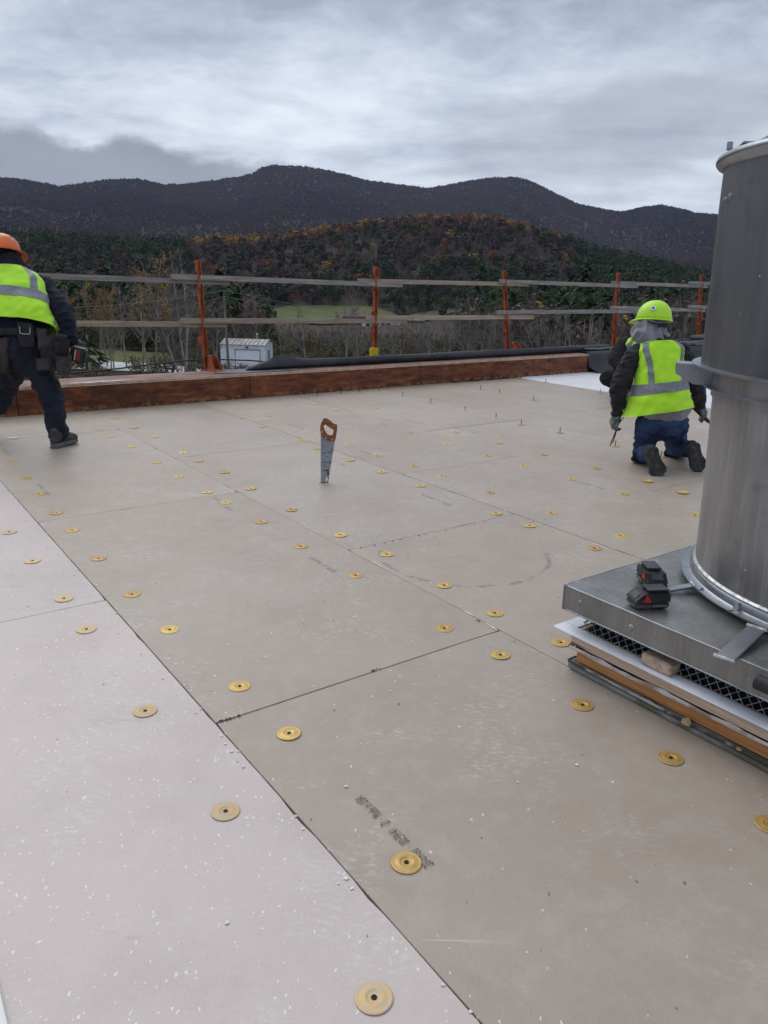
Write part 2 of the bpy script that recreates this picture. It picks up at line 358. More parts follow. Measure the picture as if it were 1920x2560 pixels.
for (x0, y0, x1, y1, n_, w) in [(890, 1373, 1222, 1302, 22, .0055), (1395, 1300, 1268, 1293, 4, .004), (1192, 1550, 1204, 1556, 3, .007), (925, 1680, 952, 1672, 5, .005), (1380, 1018, 1300, 1022, 8, .006), (545, 1806, 600, 1790, 6, .006)]:
    q0, q1 = gp(x0, y0), gp(x1, y1)
    for i in range(n_):
        q = q0.lerp(q1, (i+rng.random()*.8)/n_)+Vector((rng.uniform(-.004, .004), rng.uniform(-.004, .004), .0028)); r = w*rng.uniform(.25, 1)
        b.lathe([(r, 0), (r*.8, r*.25), (.0001, r*.35)], 7, q)
b.build('dark_joint_filler', 'joint_dark', roof)
# ------------------------------------------------------------------ fastener plates
def plate_mesh(m, deep=False):
    r = .038
    prof = [(r, 0.0), (r-.001, .0010), (r-.003, .0020), (r-.005, .0014), (r-.008, .0016), (.0215, .0024), (.0185, .0033), (.0165, .0028), (.0135, .0005), (.0105, .0008), (.0075, .0004), (.0001, .0004)]
    if deep: prof = [(r, 0.002), (r, .0065), (r-.004, .0085), (r-.009, .0060), (.018, .0012), (.012, .0006), (.0001, .0006)]
    me = MB().lathe(prof, 28).mesh('plate', m); return smooth_angle(me, 50)
P_GOLD, P_DUST, P_DEEP = plate_mesh('gold_plate'), plate_mesh('dusty_plate'), plate_mesh('gold_plate', True)
def screw_mesh(h):
    b = MB()
    if h <= 0: b.lathe([(.0062, .0004), (.0062, .0017), (.0045, .0024), (.0022, .0022), (.0018, .0008), (.0001, .0006)], 12)
    else:
        b.lathe([(.0030, 0), (.0030, h-.004), (.0062, h-.003), (.0062, h), (.0001, h+.001)], 10)
        for i in range(int(h/.004)-2): b.lathe([(.0030, .003+i*.004), (.0040, .0045+i*.004), (.0030, .006+i*.004)], 8)
    return smooth_angle(b.mesh('screw', 'black_screw'), 50)
S_FLUSH, S_UP = screw_mesh(0), screw_mesh(.046)
rr_ = random.Random(11)
def Z1(L, ox, oy, k): return [(ox+x*k, oy+y*k) for x, y in L]
K1 = 640/1659; K2 = 700/1659
grey_px = Z1([(590, 345), (780, 332), (750, 376), (545, 398), (35, 395), (1020, 313), (640, 452), (870, 437), (720, 494), (1003, 497), (848, 562), (68, 652), (1190, 600), (1018, 663), (1287, 653), (1455, 726), (1160, 755), (170, 764), (253, 869), (1345, 855), (1625, 832), (1465, 922), (367, 991), (468, 1103), (640, 1285), (1400, 318), (1615, 314), (1565, 376)], 0, 900, K1)
grey_px += Z1([(1030, 178), (1113, 225), (1165, 168), (1310, 155), (377, 283), (615, 268), (518, 325), (780, 313), (650, 365), (955, 362), (85, 362), (200, 403), (40, 430), (823, 414), (1145, 418), (290, 520), (412, 478), (1000, 470), (1295, 467), (607, 540), (1237, 541), (1568, 537), (400, 575), (613, 648), (788, 611), (1498, 620), (817, 724), (1023, 685), (1205, 749), (1065, 814), (1515, 858), (1557, 993), (230, 969), (35, 1049), (548, 1133), (290, 1207), (848, 1258)], 640, 900, K1)
grey_px += Z1([(637, 178), (705, 188), (465, 612), (332, 683), (805, 701), (645, 771), (985, 870), (515, 991), (375, 1073), (965, 1140), (795, 1220), (1447, 1005)], 1180, 900, K1)
grey_px += Z1([(783, 321), (1005, 531), (1420, 866)], 0, 1350, K2)
grey_px += Z1([(685, 327), (1210, 386), (1510, 551), (1210, 641), (1543, 799), (290, 1263)], 600, 1300, K2)
grey_px += [(1402, 1606), (1456, 1762), (1677, 1895), (1016, 2156), (1925, 2062)]
pink_px = [(23, 1330), (81, 1402), (160, 1496), (216, 1573), (363, 1777), (564, 2028), (935, 2494)]
up_px = Z1([(398, 232), (547, 222), (672, 212), (800, 199), (950, 232), (1455, 188), (1577, 212), (1133, 274), (1355, 328), (1555, 376)], 640, 900, K1)
up_px += Z1([(477, 144), (830, 214), (313, 115), (398, 259), (318, 417), (570, 470), (927, 557), (1225, 627)], 1180, 900, K1)
deep_px = Z1([(1137, 786), (1365, 860)], 1180, 900, K1)
for L, pm, sm, lab, grp in ((grey_px, P_GOLD, S_FLUSH, 'round gold fastener plate screwed flush into a grey board', 'gold fastener plates on the grey boards'),
                            (pink_px, P_DUST, S_FLUSH, 'round tan fastener plate coated in white dust on a pink board', 'dusty fastener plates on the pink boards'),
                            (up_px, P_GOLD, S_UP, 'gold fastener plate with a black screw still standing up in it', 'plates with standing screws near the far boards'),
                            (deep_px, P_DEEP, None, 'gold plate with raised rim and no screw, on the boards behind the kneeling worker', 'upturned plates behind the kneeling worker')):
    for (x, y) in L:
        q = gp(x, y, .0015)
        o = empty('fastener_plate', (q.x, q.y, .0014), {(1016, 2156): 'gold fastener plate overlapping the end of the printed date stamp', (1402, 1606): 'gold fastener plate tucked beside the corner of the stack curb', (1456, 1762): 'gold fastener plate beside the curb, nearer its exposed corner', (1677, 1895): 'gold fastener plate beside the curb, farther from its exposed corner', (935, 2494): lab}.get((x, y), lab), 'fastener plate', grp)
        o.rotation_euler = (rr_.uniform(-.02, .02), rr_.uniform(-.02, .02), rr_.uniform(0, 6.28))
        for me, nm in ((pm, 'plate'), (sm, 'screw')):
            if me is None: continue
            c = bpy.data.objects.new(nm, me); COL.objects.link(c); c.parent = o
            if sm is S_UP and nm == 'screw': c.rotation_euler = (rr_.uniform(-.06, .06), rr_.uniform(-.06, .06), 0)
# ------------------------------------------------------------------ loose crumbs, screws and scraps
def crumb(q, r):
    bm = bmesh.new(); bmesh.ops.create_icosphere(bm, subdivisions=1, radius=r)
    for v in bm.verts: v.co = Vector((v.co.x*rr_.uniform(.6, 1.4), v.co.y*rr_.uniform(.6, 1.4), abs(v.co.z)*.5*rr_.uniform(.5, 1.2)))+q
    bm.verts.index_update(); d = ([v.co.copy() for v in bm.verts], [[v.index for v in f.verts] for f in bm.faces]); bm.free(); return d
b = MB()
for i in range(230):
    s, t = rr_.uniform(-7.9, -.6), rr_.uniform(-.35, 8)
    if rr_.random() < .4: t = .80+rr_.gauss(0, .02); 
    b.add(*crumb(W(s, t, .001), rr_.uniform(.002, .006)))
qs = gp(811, 1207)
for i in range(60): b.add(*crumb(qs+Vector((rr_.gauss(0, .035), rr_.gauss(0, .03), .001)), rr_.uniform(.0015, .0045)))
tag(b.build('foam_crumbs', 'foam_white'), 'tiny white foam crumbs scattered over the boards', 'foam crumbs', kind='stuff')
b = MB()
for i in range(420):
    t = rr_.uniform(0, 9.6); b.add(*crumb(W(-7.985+abs(rr_.gauss(0, .02)), t, .001), rr_.uniform(.004, .014)))
tag(b.build('sawdust_line', 'sawdust'), 'crumbs of tan sawdust along the foot of the brown parapet', 'sawdust', kind='stuff')
b = MB(); q = gp(30, 1096)
n = 14; outl = [(rr_.uniform(.7, 1)*.045*math.cos(6.283*i/n)*1.4, rr_.uniform(.6, 1)*.045*math.sin(6.283*i/n)) for i in range(n)]
b.prism(outl, .003, Matrix.Translation(q+ez*.004))
tag(b.build('paper_scrap', 'foam_white'), 'torn white scrap lying on the grey board beside the standing worker', 'scrap')
b = MB(); q = gp(427, 991)
outl = [(rr_.uniform(.6, 1)*.04*math.cos(6.283*i/n), rr_.uniform(.6, 1)*.055*math.sin(6.283*i/n)) for i in range(n)]
b.prism(outl, .006, Matrix.Translation(q+ez*.045) @ Matrix.Rotation(R(75), 4, 'X'))
tag(b.build('wood_chip', 'sawdust'), 'pale torn wood chip leaning on the foot of the brown parapet', 'scrap')
# ------------------------------------------------------------------ parapet
def ply_mat():
    m, t, p = newmat('stained_plywood'); v = wpos(t)
    g = nd(t, 'ShaderNodeMapping', {'Vector': v, 'Rotation': (0, 0, -GA-R(90)), 'Scale': (1, 1, 1)}).outputs[0]
    n1_ = nz(t, scaled(t, g, (2.2, 2.2, 9)), 2.0, 6, .65, .4)
    n2_ = nz(t, scaled(t, g, (3, 3, 30)), 3.0, 5, .7, .2)
    n3_ = nz(t, g, 2.3, 5, .62)
    c = ramp(t, n1_, [(.28, lin(56, 28, 20)), (.44, lin(98, 52, 33)), (.58, lin(126, 72, 44)), (.74, lin(150, 98, 60))])
    c = mixc(t, mth(t, 'MULTIPLY', sstep(t, n2_, .56, .72), .65), c, lin(150, 104, 62))
    c = mixc(t, mth(t, 'MULTIPLY', sstep(t, n3_, .50, .66), .7), c, lin(54, 27, 22))
    z = nd(t, 'ShaderNodeSeparateXYZ', {0: v}).outputs[2]
    scr = mth(t, 'MULTIPLY', mth(t, 'SUBTRACT', 1.0, sstep(t, z, .0, .07)), sstep(t, nz(t, g, 12, 4), .46, .6))
    c = mixc(t, mth(t, 'MULTIPLY', scr, .7), c, lin(166, 128, 84))
    setp(t, p, col=c, rough=.62, spec=.35, normal=bump(t, n2_, .004, .5))
ply_mat()
mat('cap_face', lin(150, 118, 106), lin(126, 94, 84), rough=.7, scale=3, stretch=(1, 1, 1), bd=.002, bs=40)
mat('cap_edge', lin(212, 190, 168), lin(186, 160, 136), rough=.75, scale=12)
mat('black_rubber', lin(34, 36, 39), lin(50, 53, 57), rough=.55, scale=4, bd=.004, bs=9, spec=.45)
mat('grey_rubber', lin(108, 110, 116), lin(90, 92, 98), rough=.6, scale=5, bd=.002)
mat('chalk', lin(214, 212, 210), lin(170, 150, 140), rough=.9, scale=14, lo=.4, hi=.6)
par = empty('parapet', W(-8.2, 4, 0), 'low roof parapet faced in brown stained plywood with a pale-edged wooden cap', 'parapet')
SEAMS = [-5.9, -3.46, -1.02, 1.42, 3.86, 6.31, 8.75, 9.62]
for i in range(len(SEAMS)-1):
    a, c_ = SEAMS[i], SEAMS[i+1]; z1 = .244+rr_.uniform(-.003, .003); so_ = -8.0+rr_.uniform(-.003, .003)
    b = MB(); b.gbox(so_-.020, so_, a+.003, c_-.003, .002, z1, .002); b.build('plywood_panel', 'stained_plywood', par)
b = MB(); b.gbox(-8.45, -8.03, -7, 9.61, -.02, .242); b.build('core', 'joint_dark', par)
for k, (z0, z1, ds) in enumerate(((.246, .2585, .004), (.2605, .273, -.003))):
    for (a, c_) in ((-5.0, -.6), (-.6, 1.9), (1.9, 4.3), (4.3, 6.7), (6.7, 9.62)):
        a += .35*k; c_ += .35*k if c_ < 9 else 0
        q = MB(); q.gbox(-8.47-ds, -8.0+ds+rr_.uniform(-.004, .004), a+.002, c_-.002, z0, z1-.001, .0015); q.build('cap_board', 'cap_edge', par)
        q = MB(); q.gbox(-8.467-ds, -8.004+ds, a+.005, c_-.005, z1-.0006, z1+.0006); q.build('cap_veneer', 'cap_face', par)
n = 16
outl = [(rr_.uniform(.5, 1)*.07*math.cos(6.283*i/n), rr_.uniform(.5, 1)*.36*math.sin(6.283*i/n)) for i in range(n)]
b = MB(); b.prism(outl, .0015, Matrix.Translation(W(-8.06, 2.25, .2757)) @ Matrix.Rotation(GA, 4, 'Z')); b.build('chalk_mark', 'chalk', par)
# membrane-wrapped length of wall beyond the plywood
mw = empty('membrane_wall', W(-8.2, 12, 0), 'roof edge wall wrapped in black rubber membrane beyond the brown parapet', 'wall')
b = MB(); b.gbox(-8.45, -8.02, 9.63, 22, -.02, .262); b.build('core', 'joint_dark', mw)
prof = [(-8.46, .285), (-8.25, .292), (-8.04, .288), (-8.005, .27), (-7.995, .21), (-7.985, .17), (-7.96, .075), (-7.90, .052), (-7.86, .03), (-7.80, .024), (-7.77, .012), (-7.775, .003)]
tv = [9.60+i*.35 for i in range(36)]
rings = []
for t_ in tv:
    w = .008*noise.noise(Vector((t_*1.7, 0, 3))); rings.append([W(s+w*(1 if s > -8.1 else .2), t_, z+.006*noise.noise(Vector((t_*2.3, s*9, 1)))+.004) for s, z in prof])
b = MB(); b.loft(rings, cap=False, closed=False); b.loft([[q-ez*.003-e1*.002 for q in r] for r in rings], cap=False, closed=False)
me = b.mesh('membrane', 'black_rubber'); smooth_angle(me, 60); link('membrane', me, mw)
for k, (s_, z_, r_, m_) in enumerate(((-8.16, .335, .045, 'grey_rubber'), (-8.30, .350, .055, 'black_rubber'), (-8.06, .318, .022, 'grey_rubber'), (-8.24, .43, .035, 'grey_rubber'))):
    pts_ = [W(s_+.012*noise.noise(Vector((i*.6, k, 0))), 12.2+k*.15+i*.3, z_+.01*noise.noise(Vector((i*.5, k, 7)))) for i in range(26)]
    b = MB(); b.tube(pts_, r_, 12); 
    tag(b.build('membrane_bundle', m_, smooth=True), ['grey folded membrane strip lying on the black wrapped wall', 'black membrane roll lying along the outer side of the wrapped wall', 'thin grey pipe-like membrane roll at the inner edge of the wrapped wall', 'grey membrane roll on top of the bundle on the wrapped wall'][k], 'membrane')
# ------------------------------------------------------------------ black membrane roll on the parapet
def roll():
    b = MB(); rings = []; N = 14
    t0, t1 = 3.93, 10.35
    for i in range(90):
        f = i/89; t_ = t0+(t1-t0)*f
        r = .012+.040*min(1, f/.035)**.7+.006*noise.noise(Vector((t_*1.3, 2, 0)))
        fl = 1.0-.14*(1-min(1, f/.3))+.05*noise.noise(Vector((t_*.9, 5, 0)))
        s = -8.235+.02*noise.noise(Vector((t_*.45, 0, 9)))
        c = W(s, t_, .278+r*fl*.95)
        hump = math.exp(-((t_-4.42)/.20)**2)*.085
        ring = []
        for j in range(N):
            a = 2*math.pi*j/N; du = math.cos(a)*r; dz_ = math.sin(a)*r*fl
            h = hump*max(0, math.sin(a))**2*(1.0 if du < 0 else .6)
            sq = 1+.05*math.sin(3*a+t_*2)
            ring.append(c-e1*(-du*1.15*sq)+ez*(dz_*sq+h))
        rings.append(ring)
    b.loft(rings); return b
me = roll().mesh('membrane_roll', 'black_rubber'); smooth_angle(me, 70)
tag(link('membrane_roll', me), 'long black rubber membrane roll with a raised left flap lying on the parapet cap', 'membrane roll')
# draped flap under the yellow-tipped post
rings = []
pc = W(-8.40, 5.98, 0)
for i in range(12):
    f = i/11; rings.append([W(-8.40+(.10*f)*math.sin(a)*.8, 5.98+(.55*f**1.3)*math.cos(a), .278+.115*(1-f)**1.6+.004) for a in [2*math.pi*j/20 for j in range(20)]])
b = MB(); b.loft(rings, cap=False); me = b.mesh('membrane_flap', 'black_rubber'); smooth_angle(me, 60)
tag(link('membrane_flap', me), 'black rubber flap draped up around the foot of the yellow-tipped guardrail post', 'membrane')
# grey sheet on the cap left of the roll
b = MB(); outl = [(-.16, -.40), (.05, -.55), (.17, -.20), (.16, .42), (-.02, .62), (-.17, .35)]
b.prism(outl, .004, Matrix.Translation(W(-8.22, 4.05, .279)) @ Matrix.Rotation(GA, 4, 'Z'))
tag(b.build('grey_sheet', 'grey_rubber'), 'flat grey membrane patch on the parapet cap beside the orange post foot', 'membrane')
# strap end rising from the roll's far end
q0, q1, q2, q3 = W(-8.2, 9.75, .33), at(1500, 872, 11.4), at(1545, 866, 11.0), at(1600, 853, 10.7)
b = MB(); b.tube([q0, q1, q2, q3, q3+Vector((.25, -.1, .03))], [.03, .028, .030, .022, .016], 8, flat=.35)
tag(b.build('membrane_strip', 'grey_rubber', smooth=True), 'grey strip of membrane pulled taut across the crouching worker in black', 'membrane')
# ------------------------------------------------------------------ guardrail posts and boards
mat('orange_paint', lin(176, 92, 56), lin(126, 68, 46), rough=.55, scale=9, bd=.001, bs=60, lo=.42, hi=.7)
mat('rust_orange', lin(168, 80, 44), lin(104, 54, 38), rough=.65, scale=14, lo=.4, hi=.65)
mat('yellow_cap', lin(226, 198, 38), lin(208, 178, 30), rough=.5)
def timber(name, c1, c2, c3):
    m, t, p = newmat(name); v = opos(t)
    g = nz(t, scaled(t, v, (3, 60, 60)), 1.0, 5, .6, .5)
    c = ramp(t, g, [(.3, c2), (.5, c1), (.7, c3)])
    vo = nd(t, 'ShaderNodeTexVoronoi', {'Vector': scaled(t, v, (2.2, 9, 9)), 'Scale': 1.0})
    c = mixc(t, mth(t, 'MULTIPLY', mth(t, 'SUBTRACT', 1.0, sstep(t, vo.outputs['Distance'], .07, .14)), .8), c, lin(70, 56, 46))
    hsv = nd(t, 'ShaderNodeHueSaturation', {'Value': mth(t, 'ADD', .85, mth(t, 'MULTIPLY', nd(t, 'ShaderNodeObjectInfo').outputs['Random'], .3)), 'Color': c})
    setp(t, p, col=hsv.outputs[0], rough=.8, spec=.3, normal=bump(t, g, .002, .5))
timber('weathered_wood', lin(138, 132, 128), lin(108, 103, 99), lin(164, 158, 152))
timber('tan_wood', lin(160, 144, 128), lin(128, 114, 100), lin(180, 164, 148))
SP = -8.60
posts = [((517, 926), (494, 650)), ((937, 880), (939, 666)), ((1268, 868), (1260, 677)), ((1533, 857), (1546, 682)), ((1745, 855), (1753, 688))]
plabs = ['orange steel guardrail post with a splayed foot, beside the standing worker', 'orange guardrail post with a bright yellow cap on its foot', 'orange guardrail post leaning slightly, between the yellow-footed post and the kneeling worker',
         'orange guardrail post rising just behind the crouching worker in black', 'orange guardrail post partly hidden behind the metal exhaust stack']
yw = lambda sgn: e2*sgn
for i, (bp, tp) in enumerate(posts):
    pb, pt = ps(*bp, SP), ps(*tp, SP)
    ax = (pt-pb).normalized(); base = pb-ax*((pb.z-.02)/ax.z)
    o = empty('guardrail_post', base, plabs[i], 'guardrail post', 'guardrail posts along the roof edge')
    L = (pt-base).length; u = e1-ax*e1.dot(ax); u.normalize(); w = ax.cross(u)
    b = MB()                                              # channel section: web and two flanges
    b.obox(base+ax*L/2-u*.020, u*.003, w*.026, ax*L/2); b.obox(base+ax*L/2+w*.0235, u*.020, w*.0030, ax*L/2); b.obox(base+ax*L/2-w*.0235, u*.020, w*.0030, ax*L/2)
    for k in range(12): b.obox(base+ax*(.35+k*.09)-u*.0165, u*.0012, w*.006, ax*.010)
    b.build('post', 'orange_paint', o)
    for zr in (1.275, .82):
        c = base+ax*((zr-.02)/ax.z); q = MB()
        q.obox(c+u*.062+w*(-.03), u*.004, w*.014, ax*.082, .002); q.obox(c+u*.020-w*.03+ax*.078, u*.045, w*.014, ax*.004, .001); q.obox(c+u*.020-w*.03-ax*.082, u*.045, w*.014, ax*.004, .001)
        q.obox(c-u*.012+ax*.07, u*.004, w*.05, ax*.020, .001)
        q.build('rail_bracket', 'rust_orange', o)
    c = base+ax*((.60-.02)/ax.z); q = MB()
    q.obox(c-w*.05+u*.01, u*.028, w*.022, ax*.045, .004); q.obox(c-w*.06+u*.03, u*.018, w*.016, ax*.016, .003)
    q.tube([c-w*.05-ax*.05, c-w*.05+ax*.11], .008, 8); q.obox(c-w*.05+ax*.115, u*.006, w*.022, ax*.006)
    q.build('clamp', 'rust_orange', o)
    if i != 1:
        q = MB(); f0 = ps(bp[0]+6, bp[1], SP+.14)
        f0 = W(SP+.16, base.dot(e2)+.03, .277); hh = .165
        for sg in (-1, 1):
            pr = [f0+w*sg*.05+e1*.10, f0+w*sg*.05-e1*.12, f0+w*sg*.036-e1*.12+ez*hh, f0+w*sg*.036-e1*.06+ez*hh]
            q.add(pr+[k+w*.006 for k in pr], [(0, 1, 2, 3), (7, 6, 5, 4), (0, 4, 5, 1), (1, 5, 6, 2), (2, 6, 7, 3), (3, 7, 4, 0)])
        q.obox(f0+e1*.0+ez*.004, e1*.115, w*.075, ez*.003); q.obox(f0-e1*.115+ez*hh*.5, e1*.004, w*.045, ez*hh*.5)
        q.build('foot', 'orange_paint', o)
    else:
        q = MB(); f0 = base+ax*.36+u*.03+w*(-.035); q.obox(f0, u*.035, w*.050, ax*.062, .004); q.obox(f0+u*.036-ax*.02-w*.01, u*.012, w*.014, ax*.022, .004)
        q.build('yellow_cap', 'yellow_cap', o)
rails = [('top', 0, (-260, 676), (573, 707), .02, 'weathered_wood', 'upper'), ('top', 1, (429, 691), (1005, 713), .058, 'weathered_wood', 'upper'), ('top', 2, (895, 702), (1321, 711), .062, 'tan_wood', 'upper'),
         ('top', 3, (1249, 703), (1594, 716), .060, 'weathered_wood', 'upper'), ('top', 4, (1529, 707), (1768, 716), .02, 'weathered_wood', 'upper'), ('top', 5, (1722, 707), (1900, 712), .062, 'weathered_wood', 'upper'),
         ('low', 0, (-260, 805), (567, 812), .02, 'tan_wood', 'lower'), ('low', 1, (451, 802), (1016, 803), .06, 'tan_wood', 'lower'), ('low', 2, (916, 795), (1334, 793), .062, 'tan_wood', 'lower'),
         ('low', 3, (1242, 781), (1594, 778), .02, 'weathered_wood', 'lower'), ('low', 4, (1527, 769), (1762, 776), .06, 'weathered_wood', 'lower'), ('low', 5, (1722, 766), (1900, 772), .02, 'weathered_wood', 'lower')]
where = ['running past the standing worker to the first orange post', 'between the first orange post and the yellow-footed post', 'from the yellow-footed post to the leaning orange post', 'from the leaning orange post to the crouching worker',
         'from behind the crouching worker to the stack', 'running on behind the metal exhaust stack']
dsr = {0: .024, 1: .002, 2: .024, 3: .002, 4: .024, 5: .002}
for (kind, i, pa, pb, ds, m, ul) in rails:
    s_ = SP+(.044 if i % 2 else .002)
    a, c_ = ps(*pa, s_), ps(*pb, s_); d = (c_-a).normalized(); mid = (a+c_)/2; L = (c_-a).length
    nrm = e1-d*e1.dot(d); nrm.normalize(); up_ = d.cross(nrm); up_ = up_ if up_.z > 0 else -up_
    me = MB().box(-L/2, L/2, -.019, .019, -.029, .029, .003).mesh('rail_board', m)
    o = link('rail_board', me); o.matrix_world = Matrix(((d.x, nrm.x, up_.x, mid.x), (d.y, nrm.y, up_.y, mid.y), (d.z, nrm.z, up_.z, mid.z), (0, 0, 0, 1)))
    tag(o, ('grey ' if m == 'weathered_wood' else 'tan ')+ul+' timber guardrail '+where[i], 'guardrail board', 'guardrail boards along the roof edge')
# black cable slung outside the parapet
cp = [(-60, 938), (60, 936), (170, 934), (300, 921), (400, 908), (470, 901), (510, 898), (560, 899), (620, 901), (680, 905), (740, 912)]
b = MB(); b.tube([ps(x, y, -8.72) for x, y in cp], .0085, 8)
tag(b.build('black_cable', 'black_rubber', smooth=True), 'thin black cable slung behind the first orange post and the shed', 'cable')
cp = [(1180, 884), (1250, 874), (1330, 855), (1420, 843), (1470, 838)]
cp = [(1190, 880), (1225, 873), (1262, 864), (1300, 866), (1345, 874), (1400, 880)]
b = MB(); b.tube([ps(x, y, -8.72) for x, y in cp], .008, 8)
tag(b.build('black_cable', 'black_rubber', smooth=True), 'thin black cable slung past the foot of the leaning orange post', 'cable')
# ------------------------------------------------------------------ exhaust stack on its curb
def metal(name, c1, c2, rough, streak, metalness=.85):
    m, t, p = newmat(name); v = opos(t)
    n_ = nz(t, scaled(t, v, (6, 6, 1.2)), 1.0, 6, .62, .3); f_ = nz(t, scaled(t, v, (60, 60, 3)), 1.0, 3, .6); b_ = nz(t, v, 7, 6, .65, .6)
    c = mixc(t, sstep(t, n_, .3, .7), c1, c2)
    c = mixc(t, mth(t, 'MULTIPLY', sstep(t, f_, .45, .75), streak), c, tuple(min(1, q*1.35) for q in c1[:3])+(1,))
    c = mixc(t, mth(t, 'MULTIPLY', sstep(t, b_, .55, .75), .45), c, tuple(q*.6 for q in c2[:3])+(1,))
    vo = nd(t, 'ShaderNodeTexVoronoi', {'Vector': v, 'Scale': 22.0}); pk = nd(t, 'ShaderNodeSeparateColor', {0: vo.outputs['Color']})
    dots = mth(t, 'MULTIPLY', mth(t, 'LESS_THAN', vo.outputs['Distance'], .07), mth(t, 'LESS_THAN', pk.outputs[0], .22))
    c = mixc(t, dots, c, lin(196, 198, 202))
    setp(t, p, col=c, metal=mth(t, 'SUBTRACT', metalness, mth(t, 'MULTIPLY', dots, .6)), rough=mth(t, 'ADD', rough-.12, mth(t, 'MULTIPLY', b_, .28)), normal=bump(t, mth(t, 'ADD', n_, mth(t, 'MULTIPLY', f_, .3)), .004, .25))
metal('stack_metal', lin(166, 166, 167), lin(134, 134, 135), .36, .35, .8)
metal('drum_metal', lin(104, 105, 108), lin(86, 87, 90), .46, .25, .6)
metal('box_metal', lin(156, 155, 152), lin(126, 125, 122), .36, .3, .65)
metal('flange_metal', lin(160, 164, 170), lin(136, 140, 146), .34, .2)
mat('weld', lin(196, 196, 196), lin(150, 150, 150), rough=.4, metal=.7, scale=50)
mat('white_flashing', lin(236, 238, 242), lin(214, 218, 224), rough=.6, scale=6, bd=.002, bs=30)
mat('mesh_metal', lin(170, 172, 176), lin(140, 142, 146), rough=.45, metal=.6)
mat('dark_inside', lin(12, 12, 13), lin(16, 16, 17), rough=.9)
timber('curb_wood', lin(192, 168, 146), lin(166, 140, 120), lin(210, 192, 172))
timber('orange_wood', lin(182, 126, 78), lin(146, 96, 60), lin(200, 148, 98))
mat('old_membrane', lin(134, 134, 130), lin(98, 94, 76), rough=.75, scale=7, lo=.4, hi=.6, bd=.004, bs=30)
mat('torn_membrane', lin(70, 68, 68), lin(170, 164, 160), rough=.8, scale=9, lo=.48, hi=.62, bd=.006, bs=24)
mat('plaster_smear', lin(210, 204, 200), lin(160, 140, 124), rough=.85, scale=8, lo=.42, hi=.6, bd=.004, bs=20)
SC, TC = -1.0, 2.82                      # stack centre on the roof grid
S0, T0 = -1.64, 2.035                    # curb's corner towards the camera
S1, T1 = -.18, 3.55
cb = empty('stack_curb', W(SC, TC, 0), 'built-up roof curb of pale timber, orange plywood and white flashing under the metal hood', 'curb')
q = MB(); q.gbox(S0+.045, S1-.045, T0+.045, T1-.045, -.02, .228); q.build('core', 'dark_inside', cb)
def frame(b, off, z0, z1, th, wob=0.0, bev=.002):
    """four butted pieces round the curb"""
    a, c_, d, e = S0-off, S1+off, T0-off, T1+off
    b.gbox(a, c_, d, d+th, z0, z1, bev); b.gbox(a, c_, e-th, e, z0, z1, bev); b.gbox(a, a+th, d+th+.001, e-th-.001, z0, z1, bev); b.gbox(c_-th, c_, d+th+.001, e-th-.001, z0, z1, bev)
q = MB(); frame(q, .010, .0, .030, .03, bev=.008); q.build('base_membrane', 'old_membrane', cb)
def side(nm, m, off, z0, z1, th, fac):
    for (a, c_, d, e) in ((S0-off, S1+off, T0-off, T0-off+th), (S0-off, S0-off+th, T0-off+th+.001, T1), (S0-off, S1+off, T1-th+off, T1+off), (S1-th+off, S1+off, T0, T1)):
        L, Wd = c_-a, e-d
        if L >= Wd: me = MB().box(-L/2, L/2, -Wd/2, Wd/2, z0, z1, .002).mesh(nm, m); rot = GA
        else: me = MB().box(-Wd/2, Wd/2, -L/2, L/2, z0, z1, .002).mesh(nm, m); rot = GA+R(90)
        o = link(nm, me); o.parent = cb; o.matrix_parent_inverse = Matrix.Translation(cb.location).inverted()
        o.location = W((a+c_)/2, (d+e)/2, 0); o.rotation_euler = (0, 0, rot)
side('orange_plywood', 'orange_wood', -.012, .031, .072, .018, 0)
side('pale_timber', 'curb_wood', .006, .098, .158, .03, 0)
# near-black strip colouring in the gap's shade between the timbers, a torn edge, and a smeared whitish lip
q = MB(); frame(q, -.006, .073, .090, .02); q.build('dark_gap', 'dark_inside', cb)
def lip(z0, amp, depth, m, nm, off, gap=None):
    q = MB()
    for (p0, p1, out) in ((W(S0-.004, T0), W(S1, T0), -e2), (W(S0, T1), W(S0, T0-.004), -e1)):
        n_ = 60; up_, lo_, fr_ = [], [], []
        for i in range(n_):
            f = i/(n_-1); P = p0.lerp(p1, f); w_ = noise.noise(Vector((P.x*9, P.y*9, z0*40)))
            d_ = depth*(.6+.8*abs(noise.noise(Vector((P.x*23, P.y*23, 3)))))
            zz_ = z0+amp*w_
            up_.append(P+out*(off)+ez*(zz_+d_*.7)); fr_.append(P+out*(off+.006)+ez*zz_); lo_.append(P+out*off+ez*(zz_-d_*.5))
        q.add(up_+fr_+lo_, [(i, i+1, n_+i+1, n_+i) for i in range(n_-1)]+[(n_+i, n_+i+1, 2*n_+i+1, 2*n_+i) for i in range(n_-1)])
    q.build(nm, m, cb, smooth=True)
lip(.088, .006, .016, 'plaster_smear', 'smeared_flashing', .010)
lip(.030, .003, .010, 'torn_membrane', 'torn_edge', .0085)
q = MB(); frame(q, .054, .1585, .1625, .062); q.build('white_flange', 'white_flashing', cb)
for (x, y, w_) in ((1575, 1748, .02), (1626, 1776, .012)):
    P = ps(x, y, 0) if False else None
